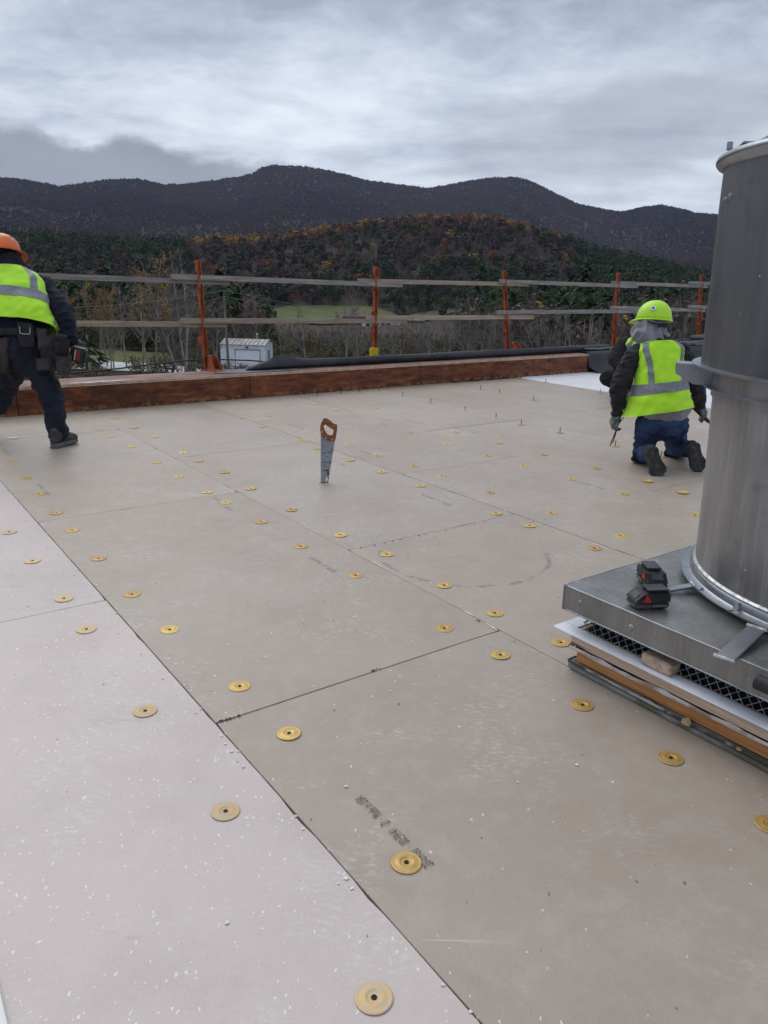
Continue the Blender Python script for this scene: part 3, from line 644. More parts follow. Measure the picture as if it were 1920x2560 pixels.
for f_, ww in ((.33, .022), (.45, .010)):
    q = MB(); c0_ = W(S0+(S1-S0)*f_, T0-.0125, .034); outl = [(rr_.uniform(.6, 1)*ww*math.cos(6.283*i/10), rr_.uniform(.5, 1)*ww*.8*math.sin(6.283*i/10)) for i in range(10)]
    q.prism(outl, .003, Matrix.Translation(c0_) @ Matrix(((e1.x, 0, -e2.x, 0), (e1.y, 0, -e2.y, 0), (0, 1, 0, 0), (0, 0, 0, 1)))); q.build('tape_scrap', 'sawdust', cb)
q = MB(); q.obox(W(S0+.36, T0-.005, .185), e1*.055, e2*.028, ez*.020, .004); 
tag(q.build('wood_block', 'curb_wood'), 'small pale wood block wedged on the white flange under the metal hood', 'block')
# expanded metal screen between flange and hood
def screen():
    q = MB(); pitch, hgt = .034, .0125
    for (p0, p1, out) in ((W(S0+.03, T0+.002), W(S1, T0+.002), -e2), (W(S0+.002, T1), W(S0+.002, T0+.05), -e1)):
        d = (p1-p0).normalized(); L = (p1-p0).length; n_ = int(L/pitch); sl = ez-out*.75
        for rw in range(3):
            for i in range(n_):
                for sg in (-1, 1):
                    c0_ = p0+d*(i*pitch+(pitch/2 if rw % 2 else 0)); z0 = rw*hgt
                    a = c0_+sl*z0+ez*.1645; c1_ = c0_+d*pitch/2+sl*(z0+hgt*sg)+ez*.1645
                    e_ = c0_+d*pitch+sl*z0+ez*.1645
                    for (u_, v_) in ((a, c1_), (c1_, e_)):
                        if not (sg < 0 and rw == 0): q.tube([u_, v_], .0017, 4, cap=False)
    return q
sc_o = screen().build('vent_screen', 'mesh_metal', cb); sc_o['kind'] = 'stuff'
st = empty('exhaust_stack', W(SC, TC, .22), 'round grey metal exhaust stack with ring flanges on a square sheet metal hood', 'exhaust stack')
HB, HT = .236, .326
A0, A1, B0, B1 = S0-.030, S1+.03, T0-.038, T1+.03
q = MB()                                   # hood: a tray, bent edges, open below
for (a, c_, d, e) in ((A0, A1, B0, B0+.004), (A0, A1, B1-.004, B1), (A0, A0+.004, B0+.004, B1-.004), (A1-.004, A1, B0+.004, B1-.004)): q.gbox(a, c_, d, e, HB, HT-.004)
me_sides = q.build('hood_skirt', 'box_metal', st)
# top sheet with a slight sag and weld puckers
n_ = 44; vs_, fs_ = [], []
for i in range(n_+1):
    for j in range(n_+1):
        s_ = A0+(A1-A0)*i/n_; t_ = B0+(B1-B0)*j/n_; r_ = math.hypot(s_-SC, t_-TC)
        ed = min(1, min(s_-A0, A1-s_, t_-B0, B1-t_)/.04)
        pk_ = .006*math.exp(-((r_-.74)/.07)**2)*noise.noise(Vector((s_*6, t_*6, 4)))*2
        vs_.append(W(s_, t_, HT+ed*(pk_+.004*noise.noise(Vector((s_*3, t_*3, 0))))))
fs_ = [(i*(n_+1)+j, (i+1)*(n_+1)+j, (i+1)*(n_+1)+j+1, i*(n_+1)+j+1) for i in range(n_) for j in range(n_)]
MB().add(vs_, fs_).build('hood_top', 'box_metal', st, smooth=True)
q = MB()
for (p0, p1) in ((W(A0, B0, HT-.002), W(A1, B0, HT-.002)), (W(A0, B0, HT-.002), W(A0, B1, HT-.002)), (W(A0, B0, HB), W(A0, B0, HT)), (W(A0, B0, HB), W(A1, B0, HB))):
    n2_ = 50; q.tube([p0.lerp(p1, i/n2_)+ez*.001*noise.noise(Vector((i*.7, p0.x, 0))) for i in range(n2_+1)], .0035, 6)
q.build('bent_edge', 'flange_metal', st, smooth=True)
C0 = W(SC, TC, 0)
def ring_part(nm, prof, m, n=72, ang=45):
    me = MB().lathe(prof, n, C0).mesh(nm, m); smooth_angle(me, ang); return link(nm, me, st)
ring_part('base_collar', [(.592, .327), (.598, .329), (.604, .336), (.604, .350), (.636, .354), (.636, .358), (.612, .359), (.607, .363), (.607, .382), (.602, .388), (.590, .389)], 'flange_metal')
ring_part('weld_bead', [(.590, .386), (.599, .389), (.600, .394), (.595, .399), (.590, .401)], 'weld')
ring_part('lower_shell', [(.590, .34), (.600, .70), (.612, .98), (.613, 1.03)], 'stack_metal')
ring_part('shell_band', [(.612, .985), (.619, .985), (.619, 1.018), (.612, 1.02)], 'stack_metal')
ring_part('ring_lower_flange', [(.612, 1.018), (.650, 1.018), (.650, 1.0225), (.625, 1.024)], 'flange_metal')
ring_part('ring_web', [(.630, 1.022), (.630, 1.088)], 'stack_metal')
ring_part('ring_upper_flange', [(.62, 1.085), (.692, 1.086), (.692, 1.092), (.63, 1.093)], 'flange_metal')
ring_part('upper_drum', [(.664, 1.09), (.668, 1.30), (.674, 1.62), (.675, 1.715)], 'drum_metal')
ring_part('top_rim', [(.675, 1.695), (.680, 1.706), (.696, 1.710), (.701, 1.718), (.699, 1.729), (.690, 1.735), (.66, 1.739), (.645, 1.736), (.645, 1.60)], 'flange_metal', ang=70)
def pol(r, deg, z): return C0+Vector((r*math.cos(R(deg)), r*math.sin(R(deg)), z))
dcam = math.degrees(math.atan2(-C0.y, -C0.x))    # side of the stack that faces the camera
# damper blades showing over the rim
for k in range(6):
    a = dcam-75+k*14; p_ = pol(.640, a, 1.741); u_ = Vector((-math.sin(R(a)), math.cos(R(a)), 0)); r_ = Vector((math.cos(R(a)), math.sin(R(a)), 0))
    q = MB(); q.obox(p_, u_*.050+ez*.008, r_*.03, (ez-u_*.16).normalized()*.0025); q.build('damper_blade', 'flange_metal', st)
q = MB(); q.lathe([(.009, 1.742), (.009, 1.764), (.0001, 1.766)], 10, pol(.690, dcam-62, -.006)); q.build('lifting_lug', 'flange_metal', st)
for (a, z_) in ((dcam-64, 1.60), (dcam-60, 1.607)):
    q = MB(); p_ = pol(.673, a, z_); r_ = Vector((math.cos(R(a)), math.sin(R(a)), 0)); q.tube([p_, p_+r_*.008], [.008, .005], 10); q.build('rivet', 'flange_metal', st)
for k, a in enumerate((dcam-52, dcam-14, dcam+24, dcam+62)):
    q = MB(); q.lathe([(.009, .357), (.009, .362), (.006, .365), (.0001, .365)], 14, pol(.624, a, 0)); q.build('bolt', 'flange_metal', st)
for k, a in enumerate((dcam-36, dcam+2, dcam+40)):       # joint in the collar segments
    p_ = pol(.622, a, .3588); r_ = Vector((math.cos(R(a)), math.sin(R(a)), 0)); u_ = Vector((-r_.y, r_.x, 0))
    q = MB(); q.obox(p_, r_*.015, u_*.003, ez*.0022); q.obox(pol(.609, a, .373), r_*.004, u_*.012, ez*.014, .002); q.build('collar_joint', 'weld', st)
# square tube arm on the middle ring
for a in (dcam-74, dcam+106):
    r_ = Vector((math.cos(R(a)), math.sin(R(a)), 0)); u_ = Vector((-r_.y, r_.x, 0)); q = MB(); zc, h_ = 1.0555, .0335
    r0_, r1_ = .60, .742
    def Q(r, w_, z_): return C0+r_*r+u_*w_+ez*z_
    for (w0, w1, z0, z1) in ((-.05, .05, zc+h_-.004, zc+h_), (-.05, .05, zc-h_, zc-h_+.004), (-.05, -.046, zc-h_+.004, zc), (-.05, -.046, zc, zc+h_-.004), (.046, .05, zc-h_+.004, zc), (.046, .05, zc, zc+h_-.004)):
        cut = lambda z_: r1_-.06*max(0, (zc-z_)/h_)
        vs_ = [Q(r0_, w0, z0), Q(r0_, w1, z0), Q(r0_, w1, z1), Q(r0_, w0, z1), Q(cut(z0), w0, z0), Q(cut(z0), w1, z0), Q(cut(z1), w1, z1), Q(cut(z1), w0, z1)]
        q.add(vs_, [(0, 3, 2, 1), (4, 5, 6, 7), (0, 1, 5, 4), (1, 2, 6, 5), (2, 3, 7, 6), (3, 0, 4, 7)])
    q.build('support_arm', 'flange_metal', st)
# flat braces welded from collar to hood edge
def brace(p0, p1, w_):
    d = (p1-p0); L = d.length; d.normalize(); u_ = ez.cross(d).normalized(); q = MB()
    q.obox((p0+p1)/2, d*L/2, u_*w_, d.cross(u_)*.004, .001)
    o = q.build('brace', 'flange_metal', st); q = MB()
    for pe, dz_ in ((p0, .002), (p1, .004)):
        for i in range(9): 
            c = pe+u_*w_*(-1+2*i/8)+ez*dz_; q.lathe([(.007, -.003), (.006, .002), (.003, .005), (.0001, .006)], 8, c)
    q.build('weld', 'weld', o, smooth=True)
brace(gp(1811, 1647, .329), gp(1892, 1572, .352), .026)
brace(gp(1662, 1476, .332), gp(1732, 1464, .350), .016)
for f_ in (.19, .80):
    q = MB(); P = W(A0+(A1-A0)*f_, B0, .275); q.tube([P, P-e2*.006], [.011, .007], 10); q.build('screw', 'flange_metal', st)
q = MB(); P = W(A0+.075, B0, .285); q.tube([P, P-e2*.004], [.008, .005], 8); q.build('screw', 'flange_metal', st)
# black pipe foam lying over the hood's edge
P0 = gp(1898, 1700, .318); q = MB(); q.tube([P0-e2*.012, P0+e1*.12-e2*.012, P0+e1*.5-e2*.02], .022, 14); 
tag(q.build('pipe_sleeve', 'black_rubber', smooth=True), 'black rubber pipe sleeve hooked over the edge of the metal hood', 'sleeve')
# ------------------------------------------------------------------ two tool batteries on the hood
mat('black_plastic', lin(30, 30, 33), lin(52, 52, 56), rough=.5, scale=14, lo=.4, hi=.7, spec=.45)
mat('grey_plastic', lin(78, 78, 82), lin(58, 58, 62), rough=.6, scale=16)
mat('red_plastic', lin(186, 48, 40), lin(150, 40, 36), rough=.45, scale=12)
mat('label_white', lin(206, 204, 200), lin(180, 176, 170), rough=.6)
mat('label_red', lin(128, 56, 46), lin(100, 48, 42), rough=.6)
def battery(px_, py_, rot, label):
    c = gp(px_, py_, HT+.004); o = empty('tool_battery', (c.x, c.y, HT+.004), label, 'battery')
    M = Matrix.Translation(o.location) @ Matrix.Rotation(rot, 4, 'Z')
    def bx(nm, m, x0, x1, y0, y1, z0, z1, bev, par=o):
        q = MB(); q.box(x0, x1, y0, y1, z0, z1, bev); q.v = [tuple(M @ Vector(v)) for v in q.v]; return q.build(nm, m, par)
    bx('lower_case', 'grey_plastic', -.060, .060, -.036, .036, .0, .022, .006)
    q = MB(); n_ = 0                                  # upper case: sloped front end
    prof = [(-.060, .023), (-.056, .030), (-.034, .050), (-.020, .052), (.058, .052), (.060, .046), (.060, .023)]
    q.loft([[M @ Vector((x, sy*(.0355 if z < .03 else .034), z)) for x, z in prof] for sy in (-1, 1)])
    body = q.build('upper_case', 'black_plastic', o)
    bx('terminal_rail', 'black_plastic', -.014, .056, -.022, .022, .0525, .060, .002)
    bx('terminal_rail_lip', 'grey_plastic', -.016, .057, -.026, .026, .0605, .0630, .001)
    for i in range(5): bx('terminal_slot', 'black_plastic', .0575, .061, -.016+i*.008-.0022, -.016+i*.008+.0022, .054, .060, .0005)
    for sy in (-1, 1):
        q = MB(); tri = [(-.036, .026), (-.006, .026), (-.022, .049)]
        q.loft([[M @ Vector((x, sy*w_, z)) for x, z in tri] for w_ in (.0348, .0395)]); q.build('release_latch', 'red_plastic', o)
        lb = bx('side_label', 'black_plastic', -.004, .052, sy*.0363-.0006, sy*.0363+.0006, .004, .020, .0)
        me = text_mesh('XC5.0 REDLITHIUM', 1.0); xs = [v.co.x for v in me.vertices]; k = .050/(max(xs)-min(xs))
        for v in me.vertices: v.co = M @ Vector(((v.co.x-min(xs))*k-.001 if sy < 0 else .049-(v.co.x-min(xs))*k, sy*.0374, .008+v.co.y*k*1.9))
        me.materials.append(MATS['label_white']); link('lettering', me, lb)
    n0 = Vector((-.0535, 0, .0325)); n1_ = Vector((-.0365, 0, .0485)); q = MB(); off = Vector((-.0012, 0, .0012))
    q.add([M @ (n0+off+Vector((0, -.02, 0))), M @ (n0+off+Vector((0, .02, 0))), M @ (n1_+off+Vector((0, .02, 0))), M @ (n1_+off+Vector((0, -.02, 0)))], [(0, 1, 2, 3)]); q.build('gauge_panel', 'grey_plastic', o)
    return o
battery(1618, 1512, R(8), 'black tool battery with a red latch and side lettering on the hood')
battery(1628, 1458, R(92), 'black tool battery turned end on, beside the one with lettering')
# ------------------------------------------------------------------ handsaw stuck upright in the board
def saw_blade_mat():
    m, t, p = newmat('saw_steel'); v = opos(t)
    z = nd(t, 'ShaderNodeSeparateXYZ', {0: v}).outputs[2]
    sp = sstep(t, nz(t, v, 40, 4, .6), .53, .60)
    lowm = mth(t, 'SUBTRACT', 1.0, sstep(t, z, .10, .30))
    sp = mth(t, 'MULTIPLY', sp, mth(t, 'ADD', mth(t, 'MULTIPLY', lowm, .8), .15))
    c = mixc(t, sp, lin(146, 150, 155), lin(52, 53, 58))
    setp(t, p, col=c, metal=.15, rough=.45)
saw_blade_mat()
timber('saw_wood', lin(150, 98, 66), lin(122, 74, 48), lin(172, 120, 84))
qb = gp(811, 1207); kz = 1327/120       # zoom scale -> photo pixels
dep = (qb-CAM).dot(cf)/F               # metres per photo pixel at the saw
def sw(x, y):                          # zoomed outline -> metres in the saw's own plane
    return ((x-560)/kz*dep, (1955-y)/kz*dep*1.035)
sroot = empty('hand_saw', qb, 'hand saw with a brown wooden handle standing upright, blade tip stuck in the board', 'hand saw')
Msw = Matrix.Translation(qb+ez*-.004) @ Matrix.Rotation(R(6), 4, 'Z') @ Matrix.Rotation(R(90-3), 4, 'X')
def rs(pts, n):                         # resample an outline evenly
    P = [Vector((a, c_, 0)) for a, c_ in pts]; P.append(P[0]); L = [0]
    for i in range(len(P)-1): L.append(L[-1]+(P[i+1]-P[i]).length)
    out = []
    for k in range(n):
        d = L[-1]*k/n; i = max(j for j in range(len(L)-1) if L[j] <= d+1e-9); f = (d-L[i])/max(1e-9, L[i+1]-L[i]); q = P[i].lerp(P[i+1], f); out.append((q.x, q.y))
    return out
bl = [(460, 1960), (460, 1300), (465, 640), (560, 700), (850, 800), (812, 1040), (760, 1340), (700, 1700), (668, 1920), (625, 1965)]
hole = [(600, 1890), (596, 1850), (620, 1800), (655, 1775), (650, 1830), (630, 1895)]
N_ = 40
def algn(o_, h_):
    co = (sum(p[0] for p in h_)/len(h_), sum(p[1] for p in h_)/len(h_)); an = lambda p: math.atan2(p[1]-co[1], p[0]-co[0])
    o2 = sorted(o_, key=an); h2 = sorted(h_, key=an); return o2, h2
lowb = [(460, 1960), (460, 1720), (698, 1720), (668, 1920), (625, 1965)]
o2, h2 = algn([sw(*p) for p in rs(lowb, N_)], [sw(*p) for p in rs(hole, N_)])
q = MB(); q.prism(o2, .0013, Msw, h2)
upb = [(460, 1720), (460, 1300), (465, 640), (560, 690), (850, 790), (812, 1040), (760, 1340), (698, 1720)]
q.prism([sw(*p) for p in upb][::-1], .0013, Msw)
q.build('blade', 'saw_steel', sroot)
q = MB(); ctr = Msw @ Vector((sw(560, 1960)[0], 0, 0)); q.obox(Vector((ctr.x, ctr.y, .0016)), Vector((.034, .0035, 0)), Vector((-.0003, .0026, 0)), ez*.0006); q.build('saw_cut', 'dark_inside', roof)
ho = [(555, 205), (650, 225), (745, 290), (815, 355), (915, 378), (912, 500), (880, 700), (860, 800), (815, 828), (620, 795), (530, 725), (470, 630), (448, 520), (460, 390), (510, 285)]
hh_ = [(560, 395), (600, 375), (660, 430), (740, 480), (805, 500), (815, 570), (790, 650), (740, 665), (650, 640), (590, 550), (545, 440)]
o2, h2 = algn([sw(*p) for p in rs(ho, 48)], [sw(*p) for p in rs(hh_, 48)])
q = MB(); q.prism(o2, .022, Msw, h2); me = q.mesh('handle', 'saw_wood')
bm = bmesh.new(); bm.from_mesh(me); bmesh.ops.remove_doubles(bm, verts=bm.verts, dist=.0002)
ed = [e for e in bm.edges if len(e.link_faces) == 2 and e.calc_face_angle(0) > R(60)]
bmesh.ops.bevel(bm, geom=ed, offset=.003, segments=2, affect='EDGES'); bm.to_mesh(me); bm.free(); smooth_angle(me, 50)
ha = link('handle', me, sroot)
for (x, y) in ((500, 570), (600, 735), (775, 775)):
    q = MB(); a, c_ = sw(x, y)
    q.lathe([(.006, -.0125), (.006, .0125), (.004, .0135), (.0001, .0137)], 12); q.v = [tuple(Msw @ (Vector((a, c_, 0))+Vector(v))) for v in q.v]; q.build('rivet', 'mesh_metal', ha)
# ------------------------------------------------------------------ people
mat('skin', lin(176, 122, 94), lin(160, 106, 80), rough=.55, scale=20)
mat('hivis', lin(190, 246, 46), lin(172, 230, 38), rough=.75, scale=10, lo=.3, hi=.75, bd=.003, bs=26, sheen=.2)
mat('hivis_trim', lin(196, 240, 70), lin(186, 230, 60), rough=.75)
mat('reflective', lin(132, 136, 142), lin(116, 120, 126), rough=.45, scale=40, bd=.001, bs=90)
mat('charcoal_fleece', lin(46, 45, 50), lin(34, 33, 37), rough=.95, scale=14, bd=.005, bs=30, sheen=.05)
mat('navy_fleece', lin(26, 28, 46), lin(17, 19, 32), rough=.95, scale=12, bd=.005, bs=30, sheen=.03)
mat('black_cloth', lin(22, 22, 26), lin(30, 29, 34), rough=.9, scale=12, bd=.005, bs=28, sheen=.0)
mat('grey_jersey', lin(150, 148, 158), lin(126, 124, 134), rough=.95, scale=12, bd=.004, bs=30, sheen=.2)
mat('denim', lin(54, 74, 112), lin(34, 48, 80), rough=.9, scale=7, lo=.38, hi=.62, bd=.003, bs=60)
mat('dark_denim', lin(28, 34, 48), lin(20, 24, 34), rough=.9, scale=8, lo=.4, hi=.6, bd=.003, bs=60)
mat('boot_leather', lin(70, 68, 66), lin(48, 46, 46), rough=.75, scale=22, bd=.002, bs=60)
mat('boot_sole', lin(72, 74, 72), lin(52, 54, 54), rough=.8, scale=30, bd=.002, bs=50)
mat('sole_red', lin(122, 82, 66), lin(86, 70, 62), rough=.8, scale=30)
mat('sole_grey', lin(110, 108, 104), lin(88, 86, 84), rough=.8, scale=30)
mat('glove_grey', lin(120, 126, 122), lin(80, 86, 82), rough=.8, scale=26, lo=.42, hi=.58)
mat('glove_tan', lin(170, 118, 72), lin(140, 96, 60), rough=.8, scale=18)
mat('hat_lime', lin(188, 238, 44), lin(178, 228, 40), rough=.32, scale=4, spec=.5)
mat('hat_orange', lin(232, 118, 52), lin(214, 104, 44), rough=.35, scale=5, spec=.5)
mat('sticker_white', lin(226, 230, 236), lin(216, 220, 228), rough=.5)
mat('sticker_blue', lin(60, 74, 130), lin(50, 62, 112), rough=.5)
mat('tool_leather', lin(64, 60, 62), lin(42, 39, 41), rough=.8, scale=12, lo=.38, hi=.62, bd=.003, bs=30)
mat('belt_black', lin(30, 29, 32), lin(42, 40, 44), rough=.8, scale=14)
mat('maroon_handle', lin(84, 34, 36), lin(60, 26, 28), rough=.55)
mat('copper', lin(196, 120, 70), lin(170, 100, 58), rough=.4, metal=.6)
mat('hair_dark', lin(30, 24, 22), lin(22, 18, 16), rough=.8)
def etube(b, pts_, ab, u0, n=18, caps=True):
    P = [Vector(q) for q in pts_]; rings = []
    for i, q in enumerate(P):
        d = (P[min(i+1, len(P)-1)]-P[max(i-1, 0)]).normalized(); u = (u0-d*u0.dot(d)).normalized(); w = d.cross(u)
        a, c_ = ab[i] if isinstance(ab[i], tuple) else (ab[i], ab[i])
        R_ = lambda k, off: [q+d*off+u*math.cos(6.2832*j/n)*a*k+w*math.sin(6.2832*j/n)*c_*k for j in range(n)]
        m_ = min(a, c_)
        if i == 0 and caps: rings += [R_(.45, -m_*.9), R_(.82, -m_*.5)]
        rings.append(R_(1, 0))
        if i == len(P)-1 and caps: rings += [R_(.82, m_*.5), R_(.45, m_*.9)]
    return b.loft(rings)
def curve(P, n):                          # smooth path through points
    P = [Vector(p) for p in P]; out = []
    for i in range(len(P)-1):
        p0, p1, p2, p3 = P[max(i-1, 0)], P[i], P[i+1], P[min(i+2, len(P)-1)]
        for k in range(n):
            t_ = k/n; out.append(.5*((2*p1)+(p2-p0)*t_+(2*p0-5*p1+4*p2-p3)*t_*t_+(3*p1-p0-3*p2+p3)*t_**3))
    return out+[P[-1]]
def limb(b, P, rs_, u0, n=5):
    C_ = curve(P, n); k = len(rs_)-1; rr2 = []
    for i in range(len(C_)):
        f = i/(len(C_)-1)*k; j = min(int(f), k-1); g = f-j; g = g*g*(3-2*g)
        A = rs_[j] if isinstance(rs_[j], tuple) else (rs_[j], rs_[j]); B = rs_[j+1] if isinstance(rs_[j+1], tuple) else (rs_[j+1], rs_[j+1])
        rr2.append((A[0]+(B[0]-A[0])*g, A[1]+(B[1]-A[1])*g))
    return etube(b, C_, rr2, u0)
def ball(b, c, rx, ry, rz, M=None, n=14):
    M = M or Matrix(); c = Vector(c); rings = []
    for i in range(1, n):
        a = math.pi*i/n; rings.append([c+(M @ Vector((rx*math.sin(a)*math.cos(6.2832*j/16), ry*math.sin(a)*math.sin(6.2832*j/16), rz*math.cos(a)))) for j in range(16)])
    return b.loft(rings[::-1])
def organic(b, name, m, parent, voxel=.009, it=4, wr=0.0, fr=9.0, fine=0.0, stretch=(1, 1, 1)):
    me = b.mesh(name); o = bpy.data.objects.new('tmp', me); COL.objects.link(o)
    md = o.modifiers.new('r', 'REMESH'); md.mode = 'VOXEL'; md.voxel_size = voxel; md.use_smooth_shade = True
    ms_ = o.modifiers.new('s', 'SMOOTH'); ms_.factor = .5; ms_.iterations = it
    me2 = bpy.data.meshes.new_from_object(o.evaluated_get(bpy.context.evaluated_depsgraph_get())); bpy.data.objects.remove(o); bpy.data.meshes.remove(me)
    if wr or fine:
        N = [v.normal.copy() for v in me2.vertices]
        for v, nn in zip(me2.vertices, N):
            p = Vector((v.co.x*stretch[0], v.co.y*stretch[1], v.co.z*stretch[2]))
            w_ = 1-abs(noise.noise(p*fr))*2.2; v.co += nn*(wr*(w_-.4)+fine*noise.noise(p*fr*3.1))
    me2.materials.clear(); me2.materials.append(MATS[m]); me2.name = name; me2.polygons.foreach_set('use_smooth', [True]*len(me2.polygons))
    return link(name, me2, parent)
def hand(b, wrist, d, back, side, curl=(.9, 1.0, 1.05, 1.1), thumb=.5, k=1.0, fat=1.0):
    """palm and five fingers: d along the hand, back = back-of-hand normal, side = towards the thumb"""
    d = d.normalized(); back = (back-d*back.dot(d)).normalized(); sd = d.cross(back); sd = sd if sd.dot(side) > 0 else -sd
    etube(b, [wrist-d*.02, wrist+d*.03*k, wrist+d*.085*k], [(.030*fat, .022*fat), (.040*fat, .020*fat), (.042*fat, .017*fat)], sd, 14)
    for i in range(4):
        o = wrist+d*.085*k+sd*(.030-.020*i)*k; L = (.070, .078, .072, .056)[i]*k; dd_ = d.copy(); p = o-d*.02; P = [p, o]; tot = 0
        for sgm in range(3):
            tot += curl[i]*(.55, .75, .5)[sgm]; dd_ = (d*math.cos(tot)-back*math.sin(tot)); p = P[-1]+dd_*L*(.45, .32, .23)[sgm]; P.append(p)
        etube(b, P, [.0098*fat, .0098*fat, .0094*fat, .0088*fat, .0078*fat], sd, 9)
    o = wrist+d*.03*k+sd*.032*k; td = (d*.75+sd*.65-back*thumb*.4).normalized(); p1 = o+td*.045*k; t2 = (d*.9+sd*.1-back*thumb).normalized(); p2 = p1+t2*.030*k; p3 = p2+(d*.7-sd*.2-back*thumb).normalized()*.024*k
    etube(b, [o-td*.01, p1, p2, p3], [.014*fat, .0115*fat, .0108*fat, .009*fat], back, 9)
def face(b, c, f, up):
    """skull, jaw, nose, brow, lips and ears"""
    f = (f-up*f.dot(up)).normalized(); r = f.cross(up).normalized(); M = Matrix(((r.x, f.x, up.x), (r.y, f.y, up.y), (r.z, f.z, up.z)))
    ball(b, c+up*.025, .073, .092, .090, M); ball(b, c-up*.035+f*.022, .056, .066, .078, M)
    ball(b, c+f*.096-up*.022, .013, .018, .016, M); limb(b, [c+f*.082+up*.015, c+f*.094-up*.012], [.008, .011], r)
    ball(b, c+f*.080+up*.026, .046, .012, .010, M); ball(b, c+f*.082-up*.058, .024, .010, .009, M); ball(b, c+f*.072-up*.092, .026, .022, .018, M)
    for s_ in (-1, 1): ball(b, c+r*s_*.078-f*.006-up*.008, .011, .021, .031, M)
def hard_hat(parent, c, f, up, m, dome=(.112, .138, .135), visor=.05, brim=.012, sticker=None):
    f = (f-up*f.dot(up)).normalized(); r = f.cross(up).normalized(); root = None; b = MB(); N = 40; rings = []
    def ringp(a, lat, ln, h): return c+r*math.cos(a)*lat+f*math.sin(a)*ln+up*h
    for i in range(13):
        q = i/12*math.pi/2; k = math.cos(q)**.82; rings.append([ringp(6.2832*j/N, dome[0]*k+.0003, dome[1]*k+.0003, dome[2]*math.sin(q)+.0035*math.exp(-(math.cos(6.2832*j/N)*k/.16)**2)*math.sin(q)) for j in range(N)])
    b.loft(rings, cap=False); me = b.mesh('shell', m); smooth_angle(me, 80); sh_ = link('hard_hat', me, parent)
    md = sh_.modifiers.new('t', 'SOLIDIFY'); md.thickness = .003
    b = MB(); out, inn = [], []
    for j in range(N):
        a = 6.2832*j/N; ex = brim+visor*max(0, math.sin(a))**3; dr = -.010*max(0, math.sin(a))**2-ex*.22
        inn.append(ringp(a, dome[0], dome[1], .001)); out.append(ringp(a, dome[0]+ex*(1 if abs(math.sin(a)) < .8 else .85), dome[1]+ex, dr))
    mid = [(p+q)/2+up*.002 for p, q in zip(inn, out)]; b.loft([inn, mid, out, [p-up*.005 for p in out], [p-up*.004 for p in mid], [p-up*.004 for p in inn]], cap=False)
    me = b.mesh('brim', m); smooth_angle(me, 60); link('brim', me, sh_)
    b = MB()
    for j0 in range(8):
        a = 6.2832*(j0+.5)/8; b.obox(ringp(a, dome[0]-.004, dome[1]-.004, .008), r*.006, f*.006, up*.010)
    b.build('suspension_clip', m, sh_)
    if sticker:
        for (sa, sh2, rad_, mm) in sticker:
            n_ = ringp(R(sa), 1, 1, 0)-c; n_ = (n_*math.cos(sh2)+up*math.sin(sh2)).normalized(); k = math.cos(sh2)**.82
            p = ringp(R(sa), dome[0]*k, dome[1]*k, dome[2]*math.sin(sh2))+n_*(.0045 if mm == 'sticker_white' else .0060); t_ = n_.orthogonal().normalized(); w = n_.cross(t_)
            q = MB(); q.add([p+t_*rad_*math.cos(6.2832*j/16)+w*rad_*math.sin(6.2832*j/16) for j in range(16)]+[p-n_*.004+t_*rad_*math.cos(6.2832*j/16)+w*rad_*math.sin(6.2832*j/16) for j in range(16)], [tuple(range(16))]+[(j, 16+j, 16+(j+1) % 16, (j+1) % 16) for j in range(16)]); q.build('sticker', mm, sh_)
    return sh_
